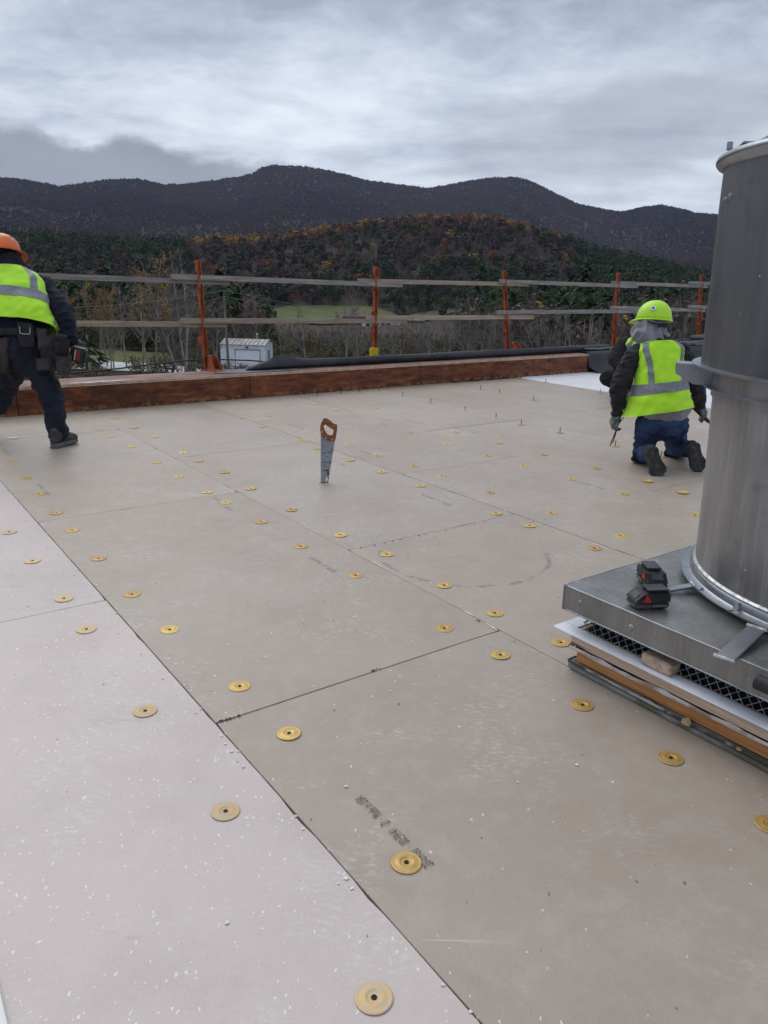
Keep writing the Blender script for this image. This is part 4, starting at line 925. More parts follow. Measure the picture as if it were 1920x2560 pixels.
def vest(parent, rings, u, back, stripes, band, seed=0, p=2.5, amp=.020, tagpos=None):
    """sleeveless vest wrapped round the torso; rings: (centre, half width, half depth, hem tilt)"""
    cs = curve([q[0] for q in rings], 6); n = len(cs)-1
    def lerp(i, k):
        f = i/n*(len(rings)-1); j = min(int(f), len(rings)-2); g = f-j; return rings[j][k]*(1-g)+rings[j+1][k]*g
    def S(th, i, off=0.0):
        i0 = min(int(i), n-1); g = i-i0; c = cs[i0].lerp(cs[i0+1], g); a = lerp(i, 1); b_ = lerp(i, 2); tl = lerp(i, 3)
        sx_ = math.copysign(abs(math.sin(th))**(2/p), math.sin(th)); cx_ = math.copysign(abs(math.cos(th))**(2/p), math.cos(th))
        nn = (u*sx_/max(a, .02)+back*cx_/max(b_, .02)).normalized(); P = c+u*a*sx_+back*b_*cx_
        up_ = (cs[min(i0+1, n)]-cs[max(i0-1, 0)]).normalized(); P = P+up_*tl*math.sin(th)
        q = Vector((P.dot(u)*1.3, P.dot(back), P.z*1.0))
        w_ = 1-abs(noise.noise(q*5.5+Vector((seed, 0, 0))))*2.4; w2 = 1-abs(noise.noise(Vector((q.x*3+q.z*5, q.y*4, q.z*9-q.x*4))*1.6+Vector((0, seed, 0))))*2.2
        low = 1-.35*i/n
        return P+nn*(amp*low*(.65*w_+.55*w2-.4)+off)
    NT = 84; lv = [n*k/46 for k in range(47)]
    b = MB(); b.loft([[S(6.2832*j/NT, i) for j in range(NT)] for i in lv], cap=False)
    me = b.mesh('vest', 'hivis', True); v = link('vest', me, parent); md = v.modifiers.new('t', 'SOLIDIFY'); md.thickness = .003
    def strip(th0, th1, i0, i1, nm, m, off=.0035, nt=8, ni=40):
        if not callable(th0): t0f = lambda f: th0
        else: t0f = th0
        if not callable(th1): t1f = lambda f: th1
        else: t1f = th1
        g = []; 
        for b_i in range(ni+1):
            f = b_i/ni; i = i0+(i1-i0)*f; g.append([S(t0f(f)+(t1f(f)-t0f(f))*k/nt, i, off) for k in range(nt+1)])
        bb = MB(); bb.loft(g, cap=False, closed=False); return bb.build(nm, m, v, smooth=True)
    for (f0, f1, ia, ib) in stripes: strip(f0, f1, ia*n, ib*n, 'reflective_stripe', 'reflective')
    strip(-math.pi, math.pi, band[0]*n, band[1]*n, 'reflective_band', 'reflective', .0042, 84, 6)
    strip(-math.pi, math.pi, 0, .018*n, 'hem_trim', 'hivis_trim', .003, 84, 2)
    if tagpos: strip(tagpos[0], tagpos[1], tagpos[2]*n, tagpos[3]*n, 'neck_tag', 'hivis_trim', .006, 3, 4)
    return v
def boot(parent, heel, toe, up, ankle, m_up='boot_leather', m_sole='boot_sole', wd=.052, lugs=False, accent=None, shaft=.055):
    f = (toe-heel); L = f.length; f = f/L; up = (up-f*up.dot(f)).normalized(); r = f.cross(up)
    b = MB(); P = lambda x, y, z: heel+f*x*L+r*y+up*z
    limb(b, [P(.10, 0, .055), P(.30, 0, .062), P(.55, 0, .052), P(.78, 0, .046), P(.92, 0, .040)], [(wd*.72, .045), (wd*.78, .05), (wd*.86, .045), (wd*.92, .038), (wd*.74, .030)], r)
    limb(b, [P(.20, 0, .06), P(.19, 0, .11), ankle], [(.045, .052), (.047, .052), (shaft, shaft)], r)
    bt_ = organic(b, 'boot', m_up, parent, .008, 3, .003, 16)
    outl = []
    for (x, y) in [(0, 0), (.03, .6), (.12, .74), (.30, .66), (.48, .66), (.64, .86), (.78, 1.0), (.9, .82), (.97, .45), (1, 0)]: outl.append((x, y))
    pts2 = [(x, y*wd) for x, y in outl]+[(x, -y*wd) for x, y in outl[::-1][1:-1]]
    q = MB(); q.loft([[P(x, y*k, z) for x, y in pts2] for k, z in ((.94, .0), (1.0, .006), (1.03, .020), (1.0, .030))]); so_ = q.build('sole', m_sole, bt_, smooth=False)
    if lugs:
        for i, x in enumerate([.06, .14, .22, .31, .48, .56, .64, .72, .80, .88]):
            wdx = np.interp(x, [o[0] for o in outl], [o[1] for o in outl])*wd
            for s_ in (-1, 1):
                q = MB(); q.obox(P(x, s_*wdx*.62, -.003), f*L*.026+r*s_*.006, r*wdx*.26, up*.004, .0015); q.build('lug', m_sole, so_)
            if i in (1, 2, 6, 7): q = MB(); q.obox(P(x, 0, -.0012), f*L*.028, r*wdx*.24, up*.002, .001); q.build('lug', accent or m_sole, so_)
    else:
        q = MB(); q.obox(P(.13, 0, -.004), f*L*.12, r*wd*.66, up*.006, .002); q.build('heel', m_sole, so_)
    return bt_
FWD = Vector((0, 1, 0))
# ---- kneeling worker
J = at
kn = dict(pel=J(1655, 1048, 5.80), wai=J(1652, 1002, 5.81), che=J(1647, 920, 5.87), sho=J(1646, 880, 5.90), nek=J(1638, 848, 5.94), head=J(1628, 800, 5.99),
          ls=J(1590, 885, 5.90), le=J(1553, 965, 5.84), lw=J(1542, 1034, 5.88), rs=J(1702, 880, 5.90), re=J(1736, 955, 5.84), rw=J(1750, 1012, 5.97))
kn['lh'], kn['rh'] = J(1625, 1056, 5.80), J(1687, 1056, 5.80)
kn['lk'] = gp(1613, 1165)+Vector((0, .10, .075)); kn['rk'] = gp(1690, 1146)+Vector((0, .05, .075))
lt, rt = gp(1650, 1191), gp(1751, 1181)+ez*.012
lhl = J(1628, 1119, lt.y+.05); rhl = J(1733, 1108, rt.y+.05)
u = (kn['rs']-kn['ls']).normalized(); back = Vector((0, -1, .12)).normalized(); back = (back-u*back.dot(u)).normalized()
hf = Vector((-.62, .78, -.05)).normalized(); hup = Vector((.06, .12, 1)).normalized()
person = empty('person', gp(1640, 1165), 'kneeling worker in a lime hard hat, reflective vest and blue jeans seen from behind', 'person')
lau, rau = (lhl-lt).normalized(), (rhl-rt).normalized()
solen = lambda d: (Vector((0, 1, .25))-d*Vector((0, 1, .25)).dot(d)).normalized()
lan, ran = lhl-lau*.05+solen(lau)*.13, rhl-rau*.05+solen(rau)*.13
b = MB()
limb(b, [kn['pel'], kn['wai'], kn['che'], kn['sho']], [(.15, .11), (.14, .10), (.16, .11), (.13, .09)], u); limb(b, [kn['sho'], kn['nek'], kn['head']-hup*.05], [.07, .055, .055], u)
face(b, kn['head'], hf, hup)
for s_ in 'lr':
    limb(b, [kn[s_+'s'], kn[s_+'e'], kn[s_+'w']], [.05, .04, .027], u); limb(b, [kn[s_+'h'], kn[s_+'h'].lerp(kn[s_+'k'], .5), kn[s_+'k']], [.08, .065, .05], u)
limb(b, [kn['lk'], lan], [.05, .04], u); limb(b, [kn['rk'], ran], [.05, .04], u)
limb(b, [lan, lhl.lerp(lt, .5)+solen(lau)*.045, lt+lau*.06+solen(lau)*.04], [.035, .03, .025], u); limb(b, [ran, rhl.lerp(rt, .5)+solen(rau)*.045, rt+rau*.06+solen(rau)*.04], [.035, .03, .025], u)
lhd, rhd = Vector((-.10, .05, -1)).normalized(), Vector((.62, .25, -.74)).normalized()
hand(b, kn['lw']+lhd*.01, lhd, Vector((-.9, -.35, .1)), Vector((.2, .9, 0)), k=.92, fat=.85, curl=(.95, 1, 1.05, 1.1)); hand(b, kn['rw']+rhd*.01, rhd, Vector((.2, -.5, .7)), Vector((-.7, .3, -.6)), k=.92, fat=.85)
organic(b, 'body', 'skin', person, .009, 3)
b = MB()
limb(b, [kn['wai']-ez*.04, kn['wai'], kn['che'], kn['sho']+ez*.02], [(.185, .135), (.18, .13), (.185, .135), (.145, .105)], u)
limb(b, [kn['sho'], kn['nek']+ez*.012], [(.10, .09), (.075, .075)], u)
limb(b, [kn['ls'], kn['le']+Vector((-.012, 0, .02)), kn['le']*.4+kn['lw']*.6, kn['lw']+ez*.006], [.074, .064, .055, .042], u)
limb(b, [kn['rs'], kn['re'], kn['re']*.4+kn['rw']*.6, kn['rw']], [.074, .064, .055, .042], u)
organic(b, 'hoodie', 'charcoal_fleece', person, .008, 3, .015, 14, .003, (1, 1, 1.5))
for s_, dd_ in (('l', (kn['lw']-kn['le']).normalized()), ('r', (kn['rw']-kn['re']).normalized())):
    b = MB(); etube(b, [kn[s_+'w']-dd_*.02, kn[s_+'w']+dd_*.022], [.041, .037], u); organic(b, 'cuff', 'charcoal_fleece', person, .007, 2, .002, 30)
b = MB(); limb(b, [kn['pel']+ez*.100, kn['pel']+ez*.125, kn['wai']], [(.212, .168), (.204, .160), (.185, .14)], u); organic(b, 'shirt_hem', 'grey_jersey', person, .009, 2, .003, 10)
b = MB()
limb(b, [kn['pel']+ez*.045, kn['pel']-ez*.01, kn['pel']-ez*.045], [(.172, .125), (.178, .140), (.135, .125)], u)
for s_, an in (('l', lan), ('r', ran)):
    limb(b, [kn[s_+'h']-ez*.01, kn[s_+'h'].lerp(kn[s_+'k'], .5), kn[s_+'k']+ez*.01], [(.104, .112), .088, .074], u); limb(b, [kn[s_+'k'], kn[s_+'k'].lerp(an, .55), an], [.074, .066, .060], u)
organic(b, 'jeans', 'denim', person, .008, 3, .011, 13, .002, (1, 1, 1.5))
for (x, y0, y1, w_) in ((1630, 1062, 1085, 20), (1690, 1056, 1080, 18)):
    pass
b = MB(); k = kn['lk']; limb(b, [k+Vector((-.045, -.03, -.035)), k+Vector((0, .04, -.045)), k+Vector((.06, -.04, -.045))], [(.05, .028), (.055, .030), (.05, .026)], u); limb(b, [k+Vector((-.075, -.06, -.01)), k+Vector((-.07, -.02, .02))], [.018, .014], u); organic(b, 'knee_pad', 'black_cloth', person, .008, 3, .003, 16)
b = MB(); k = kn['rk']; limb(b, [k+Vector((-.05, .02, -.040)), k+Vector((.02, .02, -.045)), k+Vector((.07, -.06, -.040))], [(.05, .028), (.055, .030), (.045, .026)], u); organic(b, 'knee_pad', 'black_cloth', person, .008, 3, .003, 16)
boot(person, lhl, lt, solen(lau), lan, lugs=True, accent='sole_red', wd=.064); boot(person, rhl, rt, solen(rau), ran, lugs=True, accent='sole_red', wd=.064)
for s_, d_h, bk_, sd_ in (('l', lhd, Vector((-.9, -.35, .1)), Vector((.2, .9, 0))), ('r', rhd, Vector((.2, -.5, .7)), Vector((-.7, .3, -.6)))):
    b = MB(); hand(b, kn[s_+'w']+d_h*.01, d_h, bk_, sd_, fat=1.12); etube(b, [kn[s_+'w']-d_h*.02, kn[s_+'w']+d_h*.03], [.036, .034], u); organic(b, 'work_glove', 'glove_grey', person, .0055, 1, .0015, 40)
m_ = lambda px_: px_*2.98e-3
vr = [(J(1642, 1028, 5.80), .248, .205, .030), (J(1645, 990, 5.81), .212, .188, .022), (J(1647, 945, 5.84), .178, .155, .010), (J(1647, 905, 5.88), .180, .148, .004), (J(1646, 876, 5.90), .183, .128, 0), (J(1645, 862, 5.92), .152, .126, 0), (J(1643, 852, 5.935), .104, .112, 0)]
def sf(a0, a1, a2): return lambda f: (a0*(1-f)**2+2*a1*f*(1-f)+a2*f*f)
vest(person, vr, u, back, [(sf(-.62, -.62, -1.15), sf(-.36, -.40, -.72), .21, .93), (sf(.62, .66, .72), sf(.90, .98, 1.10), .28, .93)], (.205, .295), seed=3, tagpos=(-.02, .22, .915, .985))
# hood bunched round neck, under the hat
b = MB(); hc = kn['head']
limb(b, [J(1630, 812, 5.98), J(1626, 828, 5.97), J(1630, 845, 5.95), J(1640, 856, 5.94)], [(.104, .110), (.120, .116), (.122, .112), (.095, .10)], u)
ball(b, J(1600, 832, 5.97), .06, .075, .07); ball(b, J(1655, 838, 5.94), .05, .06, .045)
organic(b, 'hood', 'grey_jersey', person, .007, 3, .022, 11, .004, (1.5, 1, 1.0))
hat = hard_hat(person, J(1634, 800, 5.99), hf, hup, 'hat_lime', (.116, .135, .142), .052, .010, sticker=[(203, .55, .020, 'sticker_white'), (203, .55, .010, 'sticker_blue')])
q = MB(); p0, p1, p2 = J(1618, 803, 5.86), J(1638, 809, 5.855), J(1652, 812, 5.86); q.tube(curve([p0, p1, p2], 5), .014, 8, flat=.4); q.build('head_strap', 'belt_black', hat, True)
q = MB(); q.obox(J(1655, 813, 5.865), u*.028, back*.010, ez*.016, .004); q.tube([J(1662, 814, 5.86), J(1662, 814, 5.845)], .019, 12); q.build('ratchet_knob', 'black_plastic', hat)
# what he holds
lp = kn['lw']+lhd*.095+Vector((.028, -.006, 0)); b = MB(); rg2 = random.Random(4)
screws = empty('screw_bundle', lp, 'bundle of long black screws in the kneeling worker\'s gloved hand', 'screws')
for i in range(6):
    dx = rg2.uniform(-.02, .02); dy = rg2.uniform(-.02, .02); d = Vector((-.26+dx*3, -.04+dy, -1)).normalized(); o_ = lp+Vector((dx*.3, dy*.3, rg2.uniform(-.02, .02)))
    if i == 5: d = Vector((-.62, 0, -1)).normalized()
    q = MB(); q.tube([o_-d*(.06 if i < 5 else .13), o_+d*(.15 if i < 5 else .02)], .0034, 6); q.tube([o_-d*(.06 if i < 5 else .13), o_-d*(.057 if i < 5 else .127)], .007, 8); q.build('screw', 'black_screw', screws)
rp = kn['rw']+rhd*.095-Vector((.02, .02, .02)); td = Vector((.80, .12, -.66)).normalized()
ham = empty('hand_tool', rp, 'maroon-handled hand tool with a copper end in the kneeling worker\'s other hand', 'tool')
q = MB(); q.tube([rp-td*.115, rp-td*.03, rp+td*.06], [.018, .017, .015], 12); q.build('handle', 'maroon_handle', ham, True)
q = MB(); q.tube([rp-td*.128, rp-td*.114], [.0195, .020], 14); q.build('end_cap', 'copper', ham, True)
q = MB(); q.tube([rp+td*.06, rp+td*.30], [.009, .008], 8); q.build('shaft', 'maroon_handle', ham, True)
# ---- worker bending by the parapet
lm = dict(pel=J(62, 885, 6.12), wai=J(60, 838, 6.14), che=J(46, 745, 6.30), sho=J(36, 700, 6.38), nek=J(24, 668, 6.44), head=J(16, 628, 6.50), rs=J(104, 712, 6.44), ls=J(-28, 704, 6.40), re=J(160, 785, 6.28), rw=J(181, 856, 6.18), le=J(-88, 790, 6.34), lw=J(-98, 872, 6.26),
          rh=J(88, 905, 6.12), lh=J(36, 905, 6.14))
foot = gp(134, 1124); lm['rk'] = J(131, 998, 6.05); ran = J(146, 1082, 6.03); lm['lk'] = J(-6, 1010, 6.30); lfoot = gp(-70, 1092); lan = lfoot+Vector((.02, .04, .12))
u = (lm['rs']-lm['ls']).normalized(); back = Vector((0, -1, .45)); back = (back-u*back.dot(u)).normalized()
person = empty('person', foot, 'standing worker in orange hard hat, lime vest and tool belt bending by the parapet', 'person')
hf = Vector((-.25, .95, -.30)).normalized(); hup = Vector((-.08, .30, 1)).normalized()
b = MB()
limb(b, [lm['pel'], lm['wai'], lm['che'], lm['sho']], [(.15, .11), (.14, .10), (.17, .11), (.14, .09)], u); limb(b, [lm['sho'], lm['nek'], lm['head']-hup*.05], [.07, .058, .055], u); face(b, lm['head'], hf, hup)
for s_, an in (('r', ran), ('l', lan)):
    limb(b, [lm[s_+'s'], lm[s_+'e'], lm[s_+'w']], [.05, .04, .030], u); limb(b, [lm[s_+'h'], lm[s_+'k']], [.08, .055], u); limb(b, [lm[s_+'k'], an], [.05, .042], u); limb(b, [an, an-ez*.045+(Vector((.02, .06, 0)) if s_ == 'r' else Vector((-.03, .06, 0)))], [.036, .024], u)
rhd = Vector((.12, .35, -.93)).normalized(); hand(b, lm['rw'], rhd, Vector((.9, -.4, .1)), Vector((-.2, .9, .2)), curl=(1.1, 1.15, 1.2, 1.2)); hand(b, lm['lw'], Vector((0, .3, -1)), Vector((-.9, -.3, 0)), Vector((.2, .9, .2)))
organic(b, 'body', 'skin', person, .008, 3)
ball_ = MB(); fz = hf.cross(hup).normalized(); Mh = Matrix(((fz.x, hf.x, hup.x), (fz.y, hf.y, hup.y), (fz.z, hf.z, hup.z))); ball(ball_, lm['head']+hup*.02-hf*.012, .080, .092, .088, Mh); organic(ball_, 'hair', 'hair_dark', person, .009, 2, .003, 30)
b = MB()
limb(b, [lm['wai']-ez*.03, lm['wai'], lm['che'], lm['sho']+ez*.01], [(.195, .145), (.19, .14), (.20, .145), (.155, .11)], u); limb(b, [lm['sho'], lm['nek']+ez*.03], [(.13, .11), (.105, .105)], u)
limb(b, [J(-5, 672, 6.40), J(24, 664, 6.42), J(58, 676, 6.40)], [.055, .066, .055], u)
limb(b, [lm['rs']+u*.01, lm['re'], lm['re']*.35+lm['rw']*.65, lm['rw']], [.080, .078, .064, .046], u); limb(b, [lm['ls'], lm['le'], lm['lw']], [.09, .08, .046], u)
organic(b, 'hoodie', 'navy_fleece', person, .009, 3, .014, 11, .003, (1, 1, 1.4))
b = MB(); limb(b, [lm['pel']+ez*.09, lm['pel'], lm['pel']-ez*.05], [(.185, .145), (.190, .150), (.15, .135)], u)
for s_, an in (('r', ran), ('l', lan)): limb(b, [lm[s_+'h'], lm[s_+'h'].lerp(lm[s_+'k'], .5), lm[s_+'k']], [(.112, .120), .100, .087], u); limb(b, [lm[s_+'k'], lm[s_+'k'].lerp(an, .5), an-ez*.015], [.087, .080, .078], u)
organic(b, 'work_trousers', 'dark_denim', person, .009, 3, .017, 9, .003, (1, 1, 1.4))
heel = gp(133, 1122)+ez*.012; toe = heel+Vector((.085, .245, 0)); boot(person, heel, toe, ez, ran+ez*.02, m_sole='sole_grey', wd=.054, shaft=.068)
boot(person, lfoot+ez*.012, lfoot+Vector((-.14, .24, .012)), ez, lan+ez*.02, m_sole='sole_grey', wd=.054, shaft=.068)
vr = [(J(56, 816, 6.14), .246, .195, -.006), (J(55, 790, 6.17), .232, .185, -.004), (J(50, 760, 6.24), .226, .178, -.002), (J(44, 730, 6.31), .232, .172, 0), (J(40, 702, 6.37), .232, .150, 0), (J(36, 686, 6.40), .190, .130, 0), (J(32, 675, 6.42), .130, .110, 0)]
vest(person, vr, u, back, [(.58, .90, .40, .95), (-.90, -.58, .40, .95)], (.33, .46), seed=9, amp=.017)
hard_hat(person, J(10, 634, 6.50), hf, hup, 'hat_orange', (.128, .150, .150), .030, .046, sticker=[(330, .75, .008, 'sticker_white'), (318, .55, .006, 'sticker_white'), (325, .9, .006, 'sticker_blue')])
# tool belt
b = MB(); n = 40; cb_ = lm['pel']+ez*.115
rings = []
for dz_, k in ((-.028, 1.0), (-.026, 1.03), (.026, 1.03), (.028, 1.0)): rings.append([cb_+u*.205*k*math.cos(6.2832*j/n)+back*.165*k*math.sin(6.2832*j/n)+ez*dz_ for j in range(n)])
b.loft(rings, cap=False); belt = b.build('tool_belt', 'belt_black', person, True)
def pouch(px_, top, bot, Y, w, dpt, m='tool_leather', parent=belt, out=None, taper=.85):
    t_, bo = J(px_, top, Y), J(px_, bot, Y); o = (out or Vector((0, -1, 0))).normalized(); uu = Vector((1, 0, 0)); uu = (uu-o*uu.dot(o)).normalized(); rings = []; n = 20; ax = t_-bo
    for f, k in ((0, .55), (.02, .8), (.10, .95), (.5, 1.0), (.97, 1.0/taper*.95), (1.0, 1.0/taper), (.99, .86/taper), (.55, .80), (.12, .7)):
        rings.append([bo+ax*f+uu*w*k*taper*math.copysign(abs(math.cos(6.2832*j/n))**.7, math.cos(6.2832*j/n))+o*dpt*k*math.copysign(abs(math.sin(6.2832*j/n))**.7, math.sin(6.2832*j/n)) for j in range(n)])
    b = MB(); b.loft(rings); me = b.mesh('pouch', m)
    for v in me.vertices: v.co += Vector((noise.noise(v.co*14), noise.noise(v.co*14+Vector((5, 0, 0))), noise.noise(v.co*14+Vector((0, 5, 0)))))*.017
    smooth_angle(me, 60); return link('pouch', me, parent)
pouch(133, 838, 925, 6.02, .105, .045, out=Vector((.35, -1, 0))); pouch(159, 888, 938, 5.94, .062, .030, out=Vector((.4, -1, 0)), taper=.9); pouch(112, 895, 924, 5.95, .072, .035, out=Vector((.1, -1, 0)))
pouch(155, 850, 905, 5.98, .055, .03, m='belt_black', out=Vector((.5, -1, 0))); pouch(104, 822, 875, 5.98, .035, .022, out=Vector((.2, -1, 0)))
pouch(2, 845, 932, 6.00, .085, .045, out=Vector((-.2, -1, 0))); pouch(-18, 880, 935, 5.94, .05, .03, out=Vector((-.2, -1, 0)))
outl = [(-.055, .09), (.055, .09), (.058, -.04), (.045, -.085), (-.045, -.085), (-.058, -.04)]
pc_ = J(65, 838, 5.955); Mx = Matrix(((u.x, 0, -back.x, pc_.x), (u.y, 0, -back.y, pc_.y), (u.z, 1, -back.z, pc_.z), (0, 0, 0, 1)))
q = MB(); q.prism(outl, .006, Mx); hp = q.build('hammer_holder', 'belt_black', belt)
q = MB(); q.tube(curve([Mx @ Vector((-.038, .062, -.006)), Mx @ Vector((-.036, .02, -.016)), Mx @ Vector((-.030, .004, -.022)), Mx @ Vector((.030, .002, -.022)), Mx @ Vector((.036, .018, -.016)), Mx @ Vector((.038, .058, -.006))], 4), .0042, 8); q.build('hammer_loop', 'flange_metal', hp, True)
# cordless driver in his hand
dp = lm['rw']+rhd*.075; dd_ = Vector((.25, .95, -.1)).normalized(); drv = empty('impact_driver', dp, 'black cordless driver with a red-striped battery held by the standing worker', 'power tool')
q = MB(); q.tube([dp+ez*.03, dp-ez*.05+Vector((.01, 0, 0)), dp-ez*.075+Vector((.014, -.01, 0))], [.021, .020, .026], 12); q.build('handle', 'black_plastic', drv, True)
q = MB(); q.tube([dp+ez*.055-dd_*.05, dp+ez*.055-dd_*.04, dp+ez*.055+dd_*.06, dp+ez*.05+dd_*.11, dp+ez*.05+dd_*.13], [.028, .034, .034, .022, .012], 14); q.build('motor_housing', 'black_plastic', drv, True)
bc_ = J(197, 886, 6.08); ru = Vector((.96, .1, -.25)).normalized(); rv = ru.cross(Vector((0, 1, .1))).normalized(); rw_ = ru.cross(rv).normalized()
q = MB(); q.obox(bc_, ru*.058, rv*.058, rw_*.040, .012); bt2 = q.build('battery', 'black_plastic', drv)
q = MB(); q.obox(bc_+(rw_ if rw_.y < 0 else -rw_)*.0405+ru*.004, ru*.018, rv*.042, rw_*.0015, .001); q.build('battery_label', 'label_red', bt2)
q = MB(); q.obox(bc_+(rw_ if rw_.y < 0 else -rw_)*.0405-ru*.018, ru*.004, rv*.042, rw_*.0015, .001); q.build('battery_stripe', 'label_white', bt2)
# ---- worker crouching behind
cw = dict(pel=J(1592, 945, 9.75), che=J(1592, 880, 9.65), sho=J(1590, 855, 9.62), nek=J(1600, 838, 9.60), head=J(1612, 812, 9.58), ls=J(1560, 862, 9.62), rs=J(1625, 862, 9.65), le=J(1538, 895, 9.5), lw=J(1546, 918, 9.36), re=J(1650, 900, 9.5), rw=J(1630, 930, 9.35))
cw['lk'], cw['rk'] = J(1520, 945, 9.30), J(1650, 945, 9.35); cf_l = gp(1572, 990); cf_r = gp(1615, 985)
u = (cw['rs']-cw['ls']).normalized(); person = empty('person', cf_l, 'worker in black clothes and lime vest crouching by the membrane-wrapped wall', 'person')
lan, ran = cf_l+ez*.10, cf_r+ez*.10; hf = Vector((-.5, -.85, -.2)).normalized(); hup = Vector((0, -.15, 1)).normalized()
b = MB(); limb(b, [cw['pel'], cw['che'], cw['sho']], [(.15, .11), (.16, .11), (.13, .09)], u); limb(b, [cw['sho'], cw['nek'], cw['head']-hup*.04], [.07, .055, .055], u); face(b, cw['head'], hf, hup)
for s_, an in (('l', lan), ('r', ran)): limb(b, [cw[s_+'s'], cw[s_+'e'], cw[s_+'w']], [.05, .04, .03], u); limb(b, [cw['pel'], cw[s_+'k']], [.09, .055], u); limb(b, [cw[s_+'k'], an], [.05, .04], u)
lhd = Vector((.25, -.3, -.9)).normalized(); hand(b, cw['lw'], lhd, Vector((-.7, -.7, .2)), Vector((.7, -.5, 0))); hand(b, cw['rw'], Vector((-.3, -.3, -.9)), Vector((.7, -.7, .2)), Vector((-.7, -.5, 0)))
organic(b, 'body', 'skin', person, .010, 3)
b = MB(); limb(b, [cw['pel']+ez*.05, cw['che'], cw['sho']+ez*.01], [(.19, .14), (.20, .145), (.16, .11)], u); limb(b, [cw['sho'], cw['nek']], [.10, .08], u)
for s_ in 'lr': limb(b, [cw[s_+'s'], cw[s_+'e'], cw[s_+'w']], [.095, .085, .055], u)
organic(b, 'jacket', 'black_cloth', person, .011, 4, .012, 9)
b = MB(); limb(b, [cw['pel']+ez*.08, cw['pel'], cw['pel']-ez*.03], [(.18, .15), (.19, .16), (.16, .14)], u)
for s_, an in (('l', lan), ('r', ran)): limb(b, [cw['pel'], cw['pel'].lerp(cw[s_+'k'], .5), cw[s_+'k']], [.12, .115, .10], u); limb(b, [cw[s_+'k'], cw[s_+'k'].lerp(an, .5), an], [.10, .085, .07], u)
organic(b, 'trousers', 'black_cloth', person, .011, 4, .012, 9)
boot(person, cf_l+ez*.012+Vector((.06, .06, 0)), cf_l+Vector((-.12, -.2, .012)), ez, lan); boot(person, cf_r+ez*.012+Vector((.02, .06, 0)), cf_r+Vector((.02, -.22, .012)), ez, ran)
b = MB(); hand(b, cw['lw'], lhd, Vector((-.7, -.7, .2)), Vector((.7, -.5, 0)), fat=1.2); etube(b, [cw['lw']-lhd*.03, cw['lw']+lhd*.03], [.045, .042], u); organic(b, 'work_glove', 'glove_tan', person, .007, 1)
b = MB(); hand(b, cw['rw'], Vector((-.3, -.3, -.9)), Vector((.7, -.7, .2)), Vector((-.7, -.5, 0)), fat=1.2); organic(b, 'work_glove', 'glove_tan', person, .007, 1)
vr = [(J(1592, 915, 9.70), .215, .17, 0), (J(1592, 890, 9.66), .212, .165, 0), (J(1590, 862, 9.62), .195, .145, 0), (J(1592, 850, 9.61), .14, .12, 0), (J(1596, 842, 9.60), .10, .10, 0)]
bk_ = Vector((0, -1, 0)); bk_ = (bk_-u*bk_.dot(u)).normalized(); vest(person, vr, u, bk_, [(-.85, -.5, .1, .9), (.5, .85, .1, .9)], (.12, .28), seed=5)
hard_hat(person, cw['head']+hup*.03, hf, hup, 'hat_lime', (.112, .132, .13), .045, .01)
# ------------------------------------------------------------------ land: valley floor, wooded knoll, far mountain
D2 = 1920/1659.0
def prof(L): 
    o = sorted(azel(x*D2, y*D2) for x, y in L); return np.array([q[0] for q in o]), np.array([q[1] for q in o])
FAZ, FEL = prof([(-500, 395), (-250, 372), (0, 383), (50, 387), (130, 402), (180, 395), (230, 388), (300, 386), (350, 398), (400, 398), (450, 391), (520, 381), (545, 375), (565, 362), (590, 356), (650, 359), (700, 366), (750, 377), (790, 389), (850, 397), (920, 406), (960, 401), (1020, 389), (1070, 383), (1110, 382), (1140, 389), (1170, 402), (1200, 418), (1250, 441), (1300, 451), (1340, 458), (1390, 447), (1430, 443), (1470, 451), (1510, 461), (1580, 466), (1750, 440), (2100, 455)])
NAZ, NEL = prof([(-500, 500), (-200, 500), (0, 503), (100, 508), (200, 515), (300, 522), (370, 524), (430, 516), (480, 511), (540, 511), (600, 506), (650, 498), (720, 487), (780, 481), (840, 472), (900, 467), (960, 468), (1020, 467), (1080, 472), (1140, 486), (1180, 497), (1220, 512), (1260, 526), (1300, 543), (1400, 563), (1530, 592), (1700, 600), (2100, 600)])
def sm(x): x = min(max(x, 0.0), 1.0); return x*x*(3-2*x)
GZ = -11.6
def land(x, y):
    d = math.hypot(x, y); a = math.atan2(x, y)
    z = GZ if d < 120 else GZ-16.4*sm((d-120)/310)
    if abs(a) > 2.2: return z
    fade = 1.0-sm((abs(a)-1.3)/.8)
    zb = z
    dn = 880+60*math.sin(a*7)
    zr = HC+dn*math.tan(float(np.interp(a, NAZ, NEL)))-10.5
    up = (zr-zb)*fade
    if d < dn: z = zb+up*sm((d-520)/(dn-520))**.85 if d > 520 else zb
    elif d < 1500: z = zb+up+(-14-zb-up)*sm((d-dn)/(1500-dn))
    else:
        df = 3500+250*math.sin(a*5+1)
        zr2 = HC+df*math.tan(float(np.interp(a, FAZ, FEL)))-3.5
        u = (d-1500)/(df-1500)
        if u < 1:
            g = .35*u+.65*u**1.7
            rid = noise.noise(Vector((x*.0011, y*.0006, 2)))*.5+noise.noise(Vector((x*.0028, y*.0016, 5)))*.25
            z = -14+(zr2+14)*fade*g+rid*190*math.sin(math.pi*min(u, 1))*fade*.8
        else: z = max(zr2*fade-(d-df)*.35, -60)
    return z
def hit(px_, py_, zoff=0.0, dmax=4000):            # pixel -> land, by walking along the ray
    d = ray(px_, py_); t_ = 40.0
    while t_ < dmax:
        q = CAM+d*t_
        if q.z < land(q.x, q.y)+zoff: return q
        t_ *= 1.006
    return None
